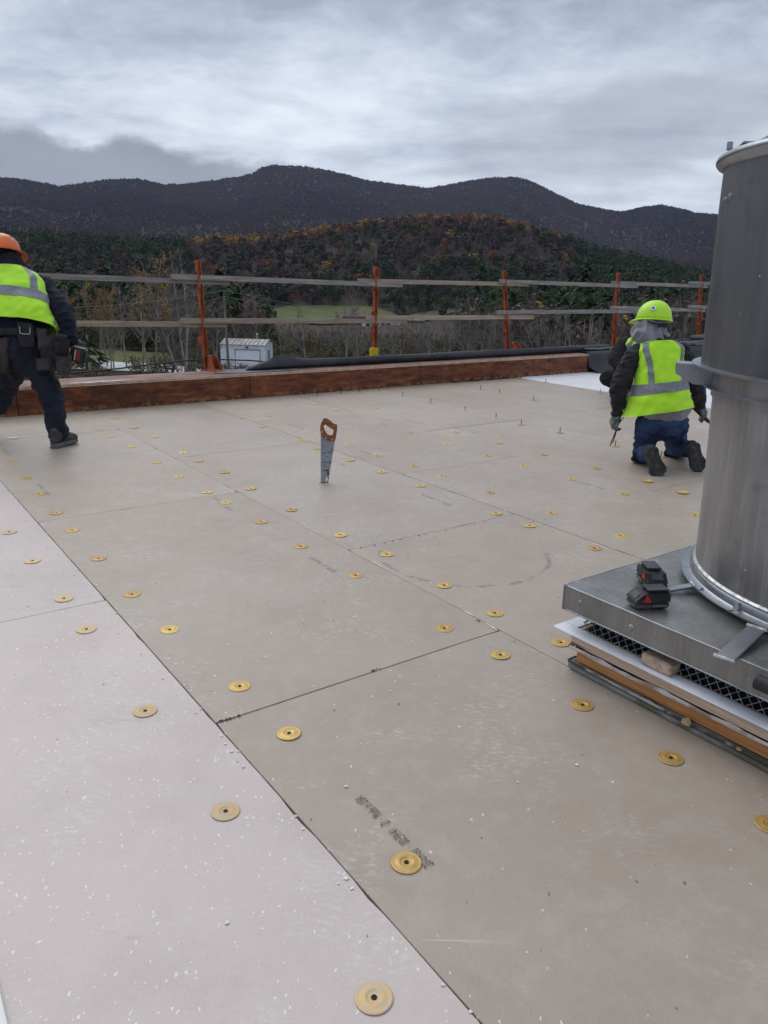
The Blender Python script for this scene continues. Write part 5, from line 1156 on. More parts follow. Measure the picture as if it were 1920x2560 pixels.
def ground_mat():
    m, t, p = newmat('valley_ground'); v = wpos(t)
    n_ = nz(t, v, .05, 6, .65); f_ = nz(t, v, .9, 5, .65)
    c = ramp(t, n_, [(.35, lin(72, 64, 54)), (.5, lin(78, 68, 60)), (.65, lin(84, 72, 66))])
    c = mixc(t, sstep(t, f_, .4, .7), c, lin(70, 62, 52))
    setp(t, p, col=c, rough=.95, spec=.1)
ground_mat()
def grass_mat(name, c1, c2):
    m, t, p = newmat(name); v = wpos(t)
    c = mixc(t, sstep(t, nz(t, v, .22, 6, .6), .35, .65), c1, c2); c = mixc(t, mth(t, 'MULTIPLY', nz(t, v, 2.5, 4, .7), .35), c, lin(86, 82, 50))
    setp(t, p, col=c, rough=.95, spec=.1)
grass_mat('meadow_grass', lin(94, 102, 66), lin(104, 110, 74)); grass_mat('lawn_grass', lin(108, 112, 72), lin(98, 102, 66))
mat('pale_gravel', lin(206, 208, 212), lin(186, 188, 192), rough=.9, scale=.6)
rad = [9, 14, 22, 34, 50, 70, 95, 120]; r_ = 120.0
while r_ < 4300: r_ *= 1.028 if r_ > 750 else 1.014 if r_ > 300 else 1.05; rad.append(r_)
rad += [5200, 7000, 10000, 16000]
azs = [R(-38+76*i/240) for i in range(241)]; azs = [R(-180+i*6) for i in range(24)]+azs+[R(42+i*6) for i in range(23)]
azs = sorted(set(azs)); vs_ = [(0, 0, GZ)]; fs_ = []; na = len(azs)
for r_ in rad:
    for a in azs:
        x, y = r_*math.sin(a), r_*math.cos(a); vs_.append((x, y, land(x, y)))
for j in range(na): fs_.append((0, 1+(j+1) % na, 1+j))
for i in range(len(rad)-1):
    for j in range(na):
        k = (j+1) % na; fs_.append((1+i*na+j, 1+i*na+k, 1+(i+1)*na+k, 1+(i+1)*na+j))
gr = tag(MB().add(vs_, fs_).build('ground', 'valley_ground', smooth=True), kind='structure')
def draped(name, pxs, m, dz, n=26):                # sheet on the land, outlined in the view and carried out to its true place
    pts_ = [hit(x, y) for x, y in pxs]; c = sum((Vector((q.x, q.y, 0)) for q in pts_), Vector())/len(pts_)
    vs2, fs2 = [], []; m_ = len(pts_)
    for k in range(n+1):
        for q in pts_:
            P = c.lerp(Vector((q.x, q.y, 0)), k/n); vs2.append((P.x, P.y, land(P.x, P.y)+dz))
    for k in range(n):
        for j in range(m_):
            l_ = (j+1) % m_; fs2.append((k*m_+j, k*m_+l_, (k+1)*m_+l_, (k+1)*m_+j))
    return tag(MB().add(vs2, fs2).build(name, m), kind='structure'), [(q.x, q.y) for q in pts_]
def dens(P, k=4):
    out = []
    for i in range(len(P)):
        a, c_ = P[i], P[(i+1) % len(P)]
        for j in range(k): out.append((a[0]+(c_[0]-a[0])*j/k, a[1]+(c_[1]-a[1])*j/k))
    return out
m1, F1 = draped('meadow', dens([(670, 806), (672, 778), (720, 769), (800, 767), (930, 771), (985, 788), (1005, 800), (1000, 812), (800, 814)]), 'meadow_grass', 1.0)
m2, F2 = draped('meadow', dens([(1012, 806), (1030, 790), (1100, 778), (1140, 777), (1145, 784), (1085, 797), (1060, 808)]), 'meadow_grass', 1.0)
m3, F3 = draped('lawn', dens([(-80, 904), (-80, 868), (150, 868), (240, 872), (420, 884), (440, 914), (300, 908), (190, 902)]), 'lawn_grass', .05)
m4, F4 = draped('gravel_road', dens([(-80, 915), (-80, 903), (190, 901), (300, 907), (425, 914), (520, 926), (700, 932), (700, 948), (400, 932), (185, 925)]), 'pale_gravel', .10)
def inside(x, y, P):
    r = False; n = len(P)
    for i in range(n):
        (x1, y1), (x2, y2) = P[i], P[(i+1) % n]
        if (y1 > y) != (y2 > y) and x < (x2-x1)*(y-y1)/(y2-y1)+x1: r = not r
    return r
# ------------------------------------------------------------------ vegetation materials
def leaf(name, c1, c2, rnd, tr=.0):
    m, t, p = newmat(name); oi = nd(t, 'ShaderNodeObjectInfo').outputs['Random']; v = opos(t)
    c = mixc(t, oi, c1, c2); c = mixc(t, mth(t, 'MULTIPLY', sstep(t, nz(t, v, 1.1, 3), .4, .65), .6), c, tuple(q*.55 for q in c1[:3])+(1,))
    setp(t, p, col=c, rough=.9, spec=.15)
leaf('twig_far', lin(66, 56, 54), lin(82, 67, 62), .2)
leaf('twig_far_dark', lin(52, 45, 46), lin(66, 55, 53), .2)  # darker copy of the far twigs, colours in shading of the mountain folds
leaf('twig_near', lin(98, 88, 82), lin(122, 108, 98), .2)
leaf('needle', lin(48, 65, 42), lin(68, 82, 50), .2)
leaf('needle_blue', lin(46, 66, 52), lin(62, 80, 60), .2)
leaf('yellow_leaf', lin(182, 142, 68), lin(156, 112, 56), .2)
leaf('rust_leaf', lin(138, 84, 50), lin(112, 74, 52), .2)
leaf('scrub_leaf', lin(92, 98, 58), lin(120, 112, 72), .2)
leaf('reed', lin(96, 62, 50), lin(116, 80, 60), .2)
mat('pale_bark', lin(154, 150, 144), lin(114, 108, 102), rough=.85, scale=3, stretch=(1, 1, .25), lo=.4, hi=.62)
mat('grey_bark', lin(128, 120, 112), lin(100, 92, 86), rough=.9, scale=3)
mat('twig_pale', lin(134, 128, 120), lin(108, 100, 93), rough=.9, scale=2)
mat('dark_bark', lin(66, 56, 48), lin(50, 42, 36), rough=.95, scale=3)
# ------------------------------------------------------------------ far tree prototypes (instanced woods)
def shards(rg, n, cx, cz, rx, rz, size, lump=.35, lean=0):
    b = MB()
    for i in range(n):
        while True:
            d = Vector((rg.gauss(0, 1), rg.gauss(0, 1), rg.gauss(0, 1))).normalized()
            if d.z > -.75: break
        k = (.55+.45*rg.random()**.5)*(1-lump+lump*1.6*abs(noise.noise(d*1.7+Vector((rg.random()*.01, lean, 0)))+.4))
        c = Vector((cx+d.x*rx*k, d.y*rx*k, cz+d.z*rz*k)); u = Vector((rg.gauss(0, 1), rg.gauss(0, 1), rg.gauss(0, .7))).normalized(); w = u.cross(d+Vector((0, 0, .3)))
        w = w.normalized() if w.length > .01 else Vector((1, 0, 0)); s_ = size*rg.uniform(.6, 1.4)
        b.add([c-u*s_-w*s_*.5, c+u*s_-w*s_*.4, c+w*s_*.9], [(0, 1, 2)])
    return b
def twigfan(rg, n, h, rx, w0):
    """bare crown: tapering slivers fanning up and out from the stem"""
    b = MB()
    for i in range(n):
        z0 = h*rg.uniform(.18, .62); a = rg.uniform(0, 6.283); rr2 = rx*rg.uniform(.25, 1.0); z1 = min(h, z0+h*rg.uniform(.16, .5))*rg.uniform(.9, 1.0)
        f = math.sqrt(max(0, 1-((z1/h-.55)/.55)**2)); rr2 *= f
        p0 = Vector((0, 0, z0)); p1 = Vector((math.cos(a)*rr2, math.sin(a)*rr2, z1)); d = (p1-p0).normalized()
        w = d.cross(Vector((rg.gauss(0, 1), rg.gauss(0, 1), rg.gauss(0, 1)))).normalized()*w0*rg.uniform(.5, 1.2)
        m_ = p0.lerp(p1, .45); b.add([p0, m_+w, p1, m_-w], [(0, 1, 2, 3)])
    return b
proto_col = bpy.data.collections.new('woods_kit')
PROTO = []
def proto(name, *parts):
    me = bpy.data.meshes.new(name); v, f, mi, ms = [], [], [], []
    for k, (b, m) in enumerate(parts):
        o = len(v); v += b.v; f += [tuple(i+o for i in q) for q in b.f]; mi += [k]*len(b.f); me.materials.append(MATS[m])
    me.from_pydata(v, [], f); me.update(); me.polygons.foreach_set('material_index', mi)
    o = bpy.data.objects.new('%03d_%s' % (len(PROTO), name), me); proto_col.objects.link(o); PROTO.append(o); return len(PROTO)-1
rg = random.Random(5)
def stem(h, r): return MB().tube([(0, 0, -1), (0, 0, h*.5), (0, 0, h*.85)], [r, r*.7, r*.2], 4, cap=False)
BARE = [proto('bare_tree', (stem(11, .16), 'pale_bark'), (twigfan(rg, 80, 11*k, 3.4, .10), 'twig_near'), (shards(rg, 50, 0, 7, 3.2, 3.6, .35), 'twig_near')) for k in (.9, 1.0, 1.1)]
FARB = [proto('far_bare_tree', (shards(rg, 60, 0, 6.0, 4.6, 5.0, 1.6), 'twig_far')) for k in range(4)]
FARD = [proto('far_bare_tree', (shards(rg, 60, 0, 6.0, 4.6, 5.0, 1.6), 'twig_far_dark')) for k in range(3)]
def cone(rg, n, h, r, size):
    b = MB()
    for i in range(n):
        f = rg.random()**1.4; z = h*(.12+.88*f); rr2 = r*(1-f)*rg.uniform(.55, 1.05)+.15; a = rg.uniform(0, 6.283)
        c = Vector((math.cos(a)*rr2, math.sin(a)*rr2, z)); o = Vector((math.cos(a), math.sin(a), -.35)); t_ = Vector((-math.sin(a), math.cos(a), 0)); s_ = size*rg.uniform(.6, 1.3)*(1.1-.6*f)
        b.add([c-o*s_*.9+Vector((0, 0, s_*.25)), c+t_*s_*.55-Vector((0, 0, s_*.12)), c+o*s_*.9, c-t_*s_*.55-Vector((0, 0, s_*.12))], [(0, 1, 2, 3)])
    return b
CONI = [proto('far_conifer', (cone(rg, 150, 15*k, 3.4, 1.0), m), (stem(13, .2), 'dark_bark')) for k, m in ((1, 'needle'), (1.15, 'needle_blue'), (.85, 'needle'))]
PINE = [proto('far_pine', (shards(rg, 130, 0, 9.5, 4.2, 5.0, .95, .6, k), 'needle'), (stem(10, .22), 'dark_bark')) for k in range(2)]
YELL = [proto('far_yellow_tree', (shards(rg, 120, 0, 7.5, 3.6, 4.2, .75, .5, k), 'yellow_leaf'), (stem(8, .2), 'pale_bark')) for k in range(2)]
RUST = [proto('far_rust_tree', (shards(rg, 120, 0, 7.0, 4.4, 4.2, .85, .5, k), 'rust_leaf'), (stem(7, .2), 'dark_bark')) for k in range(2)]
SCRUB = [proto('scrub_bush', (shards(rg, 110, 0, 1.5, 1.5, 1.6, .15, .5, k), 'scrub_leaf'), (twigfan(rg, 60, 3.4, 1.5, .03), 'twig_near')) for k in range(3)]
REED = [proto('dry_reed', (twigfan(rg, 60, 1.6, .9, .03), 'reed'), (shards(rg, 40, 0, .7, .8, .7, .16), 'reed'))]
def scatter(name, pts_, label):
    me = bpy.data.meshes.new(name); me.from_pydata([p[:3] for p in pts_], [], [])
    for nm, ty, k in (('sc', 'FLOAT', 3), ('rz', 'FLOAT', 4), ('ix', 'INT', 5)):
        at_ = me.attributes.new(nm, ty, 'POINT'); at_.data.foreach_set('value', [p[k] for p in pts_])
    o = link(name, me); tag(o, label, 'woods', kind='stuff')
    ng = bpy.data.node_groups.new(name, 'GeometryNodeTree'); ng.interface.new_socket('Geometry', in_out='INPUT', socket_type='NodeSocketGeometry'); ng.interface.new_socket('Geometry', in_out='OUTPUT', socket_type='NodeSocketGeometry')
    gi = ng.nodes.new('NodeGroupInput'); go = ng.nodes.new('NodeGroupOutput'); ci = ng.nodes.new('GeometryNodeCollectionInfo')
    ci.inputs['Collection'].default_value = proto_col; ci.inputs['Separate Children'].default_value = True; ci.inputs['Reset Children'].default_value = True
    ip = ng.nodes.new('GeometryNodeInstanceOnPoints'); ip.inputs['Pick Instance'].default_value = True
    def attr(nm, ty):
        n = ng.nodes.new('GeometryNodeInputNamedAttribute'); n.data_type = ty; n.inputs['Name'].default_value = nm; return n.outputs[0]
    cx = ng.nodes.new('ShaderNodeCombineXYZ'); ng.links.new(attr('rz', 'FLOAT'), cx.inputs[2])
    ng.links.new(gi.outputs[0], ip.inputs['Points']); ng.links.new(ci.outputs[0], ip.inputs['Instance']); ng.links.new(attr('ix', 'INT'), ip.inputs['Instance Index'])
    ng.links.new(cx.outputs[0], ip.inputs['Rotation']); ng.links.new(attr('sc', 'FLOAT'), ip.inputs['Scale']); ng.links.new(ip.outputs[0], go.inputs[0])
    md = o.modifiers.new('woods', 'NODES'); md.node_group = ng; return o
def P3(v): return Vector(v)
# far mountain
pts_ = []; rg = random.Random(21)
while len(pts_) < 90000:
    a = R(rg.uniform(-32, 32)); d = math.sqrt(rg.uniform(1300**2, 3800**2))
    df = 3500+250*math.sin(a*5+1)
    if d > df+60: continue
    x, y = d*math.sin(a), d*math.cos(a); z = land(x, y)
    n_ = noise.noise(Vector((x*.004, y*.004, 1)))+.4*noise.noise(Vector((x*.017, y*.017, 3))); h_ = (z+14)/400; r = rg.random()
    if n_ > .36-.12*(h_ < .15) and r < .75: ix = rg.choice(CONI+PINE)
    elif r < .004+.012*(n_ < -.25): ix = rg.choice(YELL)
    elif r < .05+.16*(n_ < -.22): ix = rg.choice(RUST)
    elif r > .965: ix = rg.choice(CONI)
    else: ix = rg.choice(FARD if noise.noise(Vector((x*.0022+3, y*.0010, 4)))+.35*noise.noise(Vector((x*.009, y*.004, 8))) > rg.uniform(-.12, .12) else FARB)
    pts_.append((x, y, z-1, rg.uniform(.55, .95)*(1.0 if ix in FARB+FARD else .75), rg.uniform(0, 6.28), ix))
for i in range(9000):
    a = R(rg.uniform(-32, 32)); d = 3500+250*math.sin(a*5+1)+rg.uniform(-70, 12); x, y = d*math.sin(a), d*math.cos(a)
    pts_.append((x, y, land(x, y)-1.5, rg.uniform(.35, .62), rg.uniform(0, 6.28), rg.choice(FARB+FARB+CONI[:1])))
scatter('mountain_forest', pts_, 'bare late-autumn forest covering the far mountain')
# wooded knoll
aF0, aF1 = azel(655, 800)[0], azel(1160, 800)[0]
pts_ = []
while len(pts_) < 13000:
    a = R(rg.uniform(-33, 33)); d = math.sqrt(rg.uniform(470**2, 1250**2)); x, y = d*math.sin(a), d*math.cos(a)
    if inside(x, y, F1) or inside(x, y, F2) or (aF0 < a < aF1 and d < 540 and (HC-d*.0725)-land(x, y) < 3): continue
    dn = 880+60*math.sin(a*7); rel = (d-520)/(dn-520); z = land(x, y)
    n_ = noise.noise(Vector((x*.006, y*.006, 7)))+.5*noise.noise(Vector((x*.02, y*.02, 1))); r = rg.random()
    leftside = a < R(-14)
    con = (.93 if rel < .12 else .55 if rel < .35+.25*n_ else .10) if not leftside else (.62+.5*n_)
    if a > R(13): con = max(con, .55+.6*n_)
    top = rel > .80
    if top and R(-14) < a < R(12) and r < .30+.3*(n_ > 0): ix = rg.choice(YELL+YELL+RUST if a < R(-4) or rg.random() < .5 else RUST)
    elif r < con: ix = rg.choice(CONI+PINE+PINE)
    elif rg.random() < .02: ix = rg.choice(YELL)
    elif rg.random() < .03: ix = rg.choice(RUST)
    else: ix = rg.choice(BARE+FARB[:2])
    pts_.append((x, y, z-.5, rg.uniform(.75, 1.25), rg.uniform(0, 6.28), ix))
scatter('knoll_forest', pts_, 'mixed woods of bare, rust and evergreen trees on the near knoll')
# valley thicket between the roof and the meadow
pts_ = []
aF0, aF1 = azel(660, 800)[0], azel(1160, 800)[0]
while len(pts_) < 5200:
    a = R(rg.uniform(-33, 33)); d = math.sqrt(rg.uniform(112**2, 470**2)); x, y = d*math.sin(a), d*math.cos(a); z = land(x, y)
    if inside(x, y, F1) or inside(x, y, F2) or inside(x, y, F3) or inside(x, y, F4): continue
    n_ = noise.noise(Vector((x*.012, y*.012, 7)))+.4*noise.noise(Vector((x*.05, y*.05, 1))); r = rg.random(); s_ = rg.uniform(.7, 1.1)
    lim = 99
    if aF0 < a < aF1: lim = max(0, (HC-d*.072)-z)      # keep the meadow in view
    ix = rg.choice(CONI+PINE) if r < .42+.5*n_ else rg.choice(BARE) if r < .86 else rg.choice(SCRUB) if r < .99 else rg.choice(YELL)
    hh = 15 if ix in CONI else 13 if ix in PINE+YELL else 3 if ix in SCRUB else 11
    s_ *= 1.0 if ix not in SCRUB else 1.6
    if hh*s_ > lim: s_ = lim/hh*rg.uniform(.6, 1)
    if s_ < .12:
        if rg.random() < .5: continue
        ix, s_ = rg.choice(SCRUB+BARE[:1]), .28
    pts_.append((x, y, z-.2, s_, rg.uniform(0, 6.28), ix))
scatter('valley_woods', pts_, 'tangled valley woods of bare and evergreen trees beyond the guardrail')
pts_ = []
while len(pts_) < 2600:
    a = R(rg.uniform(-33, 33)); d = math.sqrt(rg.uniform(60**2, 150**2)); x, y = d*math.sin(a), d*math.cos(a)
    if inside(x, y, F3) or inside(x, y, F4): continue
    if abs(a-azel(615, 900)[0]) < .045 and d < 97: continue
    if d < 116 and a < R(-11.3): 
        if rg.random() < .5: pts_.append((x, y, GZ, rg.uniform(.08, .22), rg.uniform(0, 6.28), rg.choice(REED+SCRUB))); continue
    pts_.append((x, y, land(x, y)-.1, rg.uniform(.4, 1.0), rg.uniform(0, 6.28), rg.choice(SCRUB)))
for i in range(160):
    q = hit(rg.uniform(-60, 460), 866+rg.uniform(-2, 3)); pts_.append((q.x, q.y, GZ, rg.uniform(.8, 1.2), rg.uniform(0, 6.28), REED[0]))
scatter('undergrowth', pts_, 'low green scrub and dry reeds under the valley trees')
# ------------------------------------------------------------------ trees one can tell apart
def bare_tree(seed, h, spread, lean=0.0, multi=1):
    rg = random.Random(seed); T, Cb = MB(), MB()
    def limb(b, p, d, L, r, seg, n, wig):
        pts2, rs2 = [p.copy()], [r]
        for i in range(seg):
            d = (d+Vector((rg.gauss(0, wig), rg.gauss(0, wig), rg.gauss(0, wig*.6)+.05))).normalized(); p = p+d*(L/seg); pts2.append(p.copy()); rs2.append(r*(1-.8*(i+1)/seg))
        b.tube(pts2, rs2, n, cap=False); return pts2, rs2
    for mlt in range(multi):
        d0 = Vector((lean+rg.gauss(0, .08)*multi, rg.gauss(0, .06)*multi, 1)).normalized()
        tp, tr = limb(T, Vector((rg.uniform(-.2, .2)*(multi-1), rg.uniform(-.2, .2)*(multi-1), -.2)), d0, h*rg.uniform(.85, 1), h*.0115, 9, 5, .05)
        nb = int(16/multi**.5)
        for k in range(nb):
            f = .28+.68*(k+rg.random()*.8)/nb; i = min(int(f*9), 8); p = tp[i].lerp(tp[i+1], f*9-i); a = rg.uniform(0, 6.283)
            L = h*spread*(1.05-f)*rg.uniform(.6, 1.15)+.5
            d = Vector((math.cos(a), math.sin(a), rg.uniform(.7, 1.5))).normalized(); bp_, br = limb(T, p, d, L, tr[i]*.5, 5, 4, .12)
            for j in range(6):
                g = rg.uniform(.25, 1); ii = min(int(g*5), 4); p2 = bp_[ii].lerp(bp_[ii+1], g*5-ii); d2 = (d+Vector((rg.gauss(0, .6), rg.gauss(0, .6), rg.uniform(-.1, .7)))).normalized()
                sp_, sr = limb(Cb, p2, d2, L*rg.uniform(.25, .5), .022, 3, 3, .18)
                for l_ in range(5):
                    ii2 = rg.randrange(0, 3); p3 = sp_[ii2].lerp(sp_[ii2+1], rg.random()); d3 = (d2+Vector((rg.gauss(0, .6), rg.gauss(0, .6), rg.uniform(-.2, .7)))).normalized()
                    limb(Cb, p3, d3, L*rg.uniform(.10, .28)+.15, .012, 2, 3, .15)
    return T, Cb
def leaves_on(Cb, seed, n, size):
    rg = random.Random(seed); b = MB(); V = Cb.v
    for i in range(n):
        c = Vector(V[rg.randrange(len(V))])+Vector((rg.gauss(0, .12), rg.gauss(0, .12), rg.gauss(0, .12))); u = Vector((rg.gauss(0, 1), rg.gauss(0, 1), rg.gauss(0, 1))).normalized(); w = u.orthogonal().normalized(); s_ = size*rg.uniform(.6, 1.3)
        b.add([c-u*s_, c+w*s_*.6, c+u*s_, c-w*s_*.6], [(0, 1, 2, 3)])
    return b
KIT = []
for k in range(7):
    T, Cb = bare_tree(100+k, 10.0, .26+.05*(k % 3), rg.uniform(-.05, .05), 1 if k < 5 else 3); KIT.append((T.mesh('trunk', 'pale_bark' if k % 2 == 0 else 'grey_bark'), Cb.mesh('crown', 'twig_pale')))
YK = []
for k in range(3):
    T, Cb = bare_tree(300+k, 10.0, .24, rg.uniform(-.04, .04)); Lv = leaves_on(Cb, k, 480, .10); me = bpy.data.meshes.new('crown'); o_ = len(Cb.v)
    me.from_pydata(Cb.v+Lv.v, [], Cb.f+[tuple(i+o_ for i in q) for q in Lv.f]); me.materials.append(MATS['twig_pale']); me.materials.append(MATS['yellow_leaf']); me.polygons.foreach_set('material_index', [0]*len(Cb.f)+[1]*len(Lv.f)); me.update()
    YK.append((T.mesh('trunk', 'pale_bark'), me))
CK = []
for k in range(3):
    b = cone(random.Random(900+k), 900, 10, 2.3, .42); T = MB().tube([(0, 0, -.2), (0, 0, 5), (0, 0, 9.6)], [.18, .11, .02], 6); CK.append((T.mesh('trunk', 'dark_bark'), b.mesh('crown', 'needle' if k != 1 else 'needle_blue')))
def plant(kit, x, y, h, label, cat, grp, nm, rz, sxy=1.0):
    z = land(x, y); o = empty(nm, (x, y, z), label, cat, grp); o.rotation_euler = (0, 0, rz); o.scale = (h/10*sxy, h/10*sxy, h/10)
    for me, n_ in zip(kit, ('trunk', 'crown')):
        c = bpy.data.objects.new(n_, me); COL.objects.link(c); c.parent = o
def plant_px(kit, px_, topy, d, *a, **k):
    az_ = azel(px_, topy)[0]; x, y = d*math.sin(az_), d*math.cos(az_); e_ = azel(px_, topy)[1]
    h = HC+d*math.tan(e_)-land(x, y); plant(kit, x, y, h, *a, **k); return x, y
BL, BG = 'leafless pale-barked tree in the thicket below the roof edge', 'bare pale trees beyond the guardrail'
YL, YG = 'slender pale-barked tree holding thin yellow leaves, beyond the guardrail at the lawn', 'thinly yellow-leaved trees by the lawn'
CL, CG = 'dark green conifer standing among the bare trees beyond the guardrail', 'conifers among the bare valley trees'
for i, (x, ty, d, k) in enumerate([(165, 690, 118, 0), (300, 690, 116, 2), (352, 640, 112, 4), (438, 598, 100, 6), (470, 640, 108, 5), (415, 655, 106, 1), (505, 700, 106, 3), (535, 745, 99, 0), (605, 742, 118, 1), (560, 715, 125, 5), (645, 742, 122, 6),
                                  (700, 770, 112, 4), (760, 760, 108, 2), (868, 705, 104, 0), (905, 790, 100, 4), (940, 775, 110, 2), (990, 780, 112, 6), (1040, 775, 116, 1), (1075, 772, 104, 2), (1130, 750, 106, 0), (1180, 755, 112, 5),
                                  (1240, 770, 104, 6), (1290, 755, 102, 3), (1372, 735, 98, 5), (1420, 760, 105, 2), (1470, 755, 100, 6), (1500, 790, 104, 4), (1590, 770, 104, 1), (1690, 780, 104, 3), (1730, 770, 106, 0), (1820, 740, 100, 2), (90, 700, 116, 5), (30, 720, 118, 3)]):
    plant_px(KIT[k], x, ty, d, BL, 'tree', BG, 'bare_tree', rg.uniform(0, 6.28))
for i in range(42):
    x = rg.uniform(120, 1780); d = rg.uniform(100, 150); ty = rg.uniform(745, 800) if x > 560 else rg.uniform(690, 770)
    plant_px(KIT[rg.randrange(7)], x, ty, d, BL, 'tree', BG, 'bare_tree', rg.uniform(0, 6.28), sxy=rg.uniform(.7, 1.1))
for i, (x, ty, d) in enumerate([(205, 700, 116), (228, 690, 115), (250, 690, 117), (268, 715, 114), (190, 715, 119), (335, 632, 104), (372, 628, 100)]):
    plant_px(YK[i % 3], x, ty, d, YL, 'tree', YG, 'yellow_birch', rg.uniform(0, 6.28), sxy=.9)
for i in range(26):
    x = rg.choice([rg.uniform(440, 680), rg.uniform(1080, 1780)]); d = rg.uniform(118, 170); ty = rg.uniform(735, 800)
    if 690 < x < 1010: ty = 815
    plant_px(CK[i % 3], x, ty, d, CL, 'tree', CG, 'conifer', rg.uniform(0, 6.28), sxy=1.1)
plant_px(CK[2], 590, 722, 160, 'broad dark green conifer rising behind the utility pole', 'tree', None, 'conifer', 1.0, sxy=1.7)
plant_px(CK[0], 672, 762, 130, 'dark conifer standing just right of the white shed', 'tree', None, 'conifer', 2.0, sxy=1.2)
# ------------------------------------------------------------------ shed, poles, wires, barn
mat('shed_wall', lin(222, 230, 238), lin(206, 214, 224), rough=.6, scale=1.5)
mat('shed_door', lin(232, 234, 238), lin(222, 224, 228), rough=.55, scale=1.5)
mat('shed_roof', lin(150, 148, 148), lin(128, 126, 126), rough=.5, metal=.3, scale=1.5)
mat('pole_wood', lin(140, 128, 118), lin(112, 102, 94), rough=.9, scale=2, stretch=(3, 3, .4))
mat('wire', lin(120, 122, 124), lin(100, 102, 104), rough=.6)
a0 = gp(553, 926, GZ); a1 = gp(664, 930, GZ); ux = (a1-a0).normalized(); uy = Vector((-ux.y, ux.x, 0)); SWd = (a1-a0).length
sh = empty('shed', a0, 'small white metal shed with a roll-up door and ribbed grey roof', 'shed'); HH = SWd*.56; DP = SWd*.62
def SH(x, y, z): return a0+ux*x+uy*y+ez*z
q = MB()
q.obox(SH(SWd/2, DP/2, HH/2), ux*SWd/2, uy*DP/2, ez*HH/2); q.build('wall', 'shed_wall', sh)
q = MB(); RZ = HH+.62
for yy0, z0, yy1, z1 in ((-.18, HH-.02, DP*.55, RZ), (DP*.55, RZ, DP+.15, HH+.1)):
    vs_ = [SH(-.15, yy0, z0), SH(SWd+.15, yy0, z0), SH(SWd+.15, yy1, z1), SH(-.15, yy1, z1)]; q.add(vs_+[v+ez*.08 for v in vs_], [(0, 3, 2, 1), (4, 5, 6, 7), (0, 1, 5, 4), (1, 2, 6, 5), (2, 3, 7, 6), (3, 0, 4, 7)])
rf = q.build('roof', 'shed_roof', sh)
for i in range(12):
    f = -.1+(SWd+.2)*i/11; q = MB(); q.add([SH(f-.03, -.18, HH+.065), SH(f+.03, -.18, HH+.065), SH(f+.03, DP*.55, RZ+.085), SH(f-.03, DP*.55, RZ+.085), SH(f, -.18, HH+.13), SH(f, DP*.55, RZ+.15)], [(0, 1, 4), (0, 4, 5, 3), (1, 2, 5, 4), (2, 3, 5)]); q.build('roof_rib', 'shed_roof', rf)
q = MB()
for sx_ in (0, SWd): q.add([SH(sx_, 0, HH), SH(sx_, DP, HH), SH(sx_, DP*.55, RZ)], [(0, 1, 2)])
q.build('gable', 'shed_wall', sh)
dx0, dx1 = SWd*.34, SWd*.88; q = MB(); q.obox(SH((dx0+dx1)/2, -.02, HH*.40), ux*(dx1-dx0)/2, uy*.02, ez*HH*.40); dr = q.build('door', 'shed_door', sh)
for k in range(5): q = MB(); q.obox(SH((dx0+dx1)/2, -.045, HH*.8*(k+.5)/5), ux*(dx1-dx0)/2*.99, uy*.008, ez*HH*.075); q.build('door_panel', 'shed_door', dr)
q = MB()
for xx in (dx0-.05, dx1+.05): q.obox(SH(xx, -.05, HH*.41), ux*.05, uy*.03, ez*HH*.41)
q.obox(SH((dx0+dx1)/2, -.05, HH*.83), ux*((dx1-dx0)/2+.1), uy*.03, ez*.05); q.build('door_frame', 'shed_roof', sh)
q = MB(); q.obox(SH(SWd*.60, -.12, HH*.91), ux*.16, uy*.12, ez*.09, .03); q.build('lamp', 'black_plastic', sh)
q = MB(); q.tube([SH(SWd*.74, DP*.5, RZ), SH(SWd*.74, DP*.5, RZ+.75)], .06, 8); q.lathe([(.13, 0), (.13, .12), (.02, .17)], 10, SH(SWd*.74, DP*.5, RZ+.7)); q.build('vent_pipe', 'shed_door', sh)
q = MB(); q.obox(SH(SWd+.02, DP*.45, HH*.4), ux*.02, uy*.4, ez*HH*.4); q.build('side_door', 'shed_roof', sh)
def pole(bpx, tpx, d, lab, wires, cross=False):
    az_ = azel(*tpx)[0]; az0 = azel(*bpx)[0]; top = CAM+ray(*tpx)*(d/math.cos(azel(*tpx)[1])); x, y = d*math.sin(az0), d*math.cos(az0); base = Vector((x, y, land(x, y)))
    o = empty('utility_pole', base, lab, 'utility pole'); q = MB(); q.tube([base-ez*.3, base.lerp(top, .5), top], [.17, .14, .11], 8); q.build('pole', 'pole_wood', o)
    q = MB(); rv = Vector((math.cos(az_), -math.sin(az_), 0))
    if cross: q.obox(top-ez*1.6-rv*.9, rv*1.4, Vector((0, .06, 0)), ez*.10); q.build('crossarm', 'shed_door', o)
    else: q.tube([top, top+ez*.55], .035, 6); q.tube([top-ez*.35, top-ez*.35+rv*.45], .03, 6); q.build('insulator', 'wire', o)
    return top
pt = pole((574, 928), (560, 740), 84, 'grey wooden utility pole in front of the white shed', 1)
for k, (dz_, lab) in enumerate(((.55, 'upper overhead wire strung through the utility pole by the shed'), (-.05, 'lower overhead wire strung through the utility pole by the shed'))):
    pL, pR = at(-80, 735+k*75+30, 80), at(1560, 855+k*10, 120); mid_ = pt+ez*dz_; pp = []
    for (u_, v_, sag) in ((pL, mid_, .8), (mid_, pR, 1.2)):
        for i in range(17):
            f = i/16; pp.append(u_.lerp(v_, f)-ez*sag*4*f*(1-f)) if not (pp and i == 0) else None
    q = MB(); q.tube(pp, .022, 5); tag(q.build('overhead_wire', 'wire'), lab, 'wire')
pole((1462, 800), (1454, 718), 210, 'thin far utility pole with a pale crossarm among the conifers', 0, cross=True)
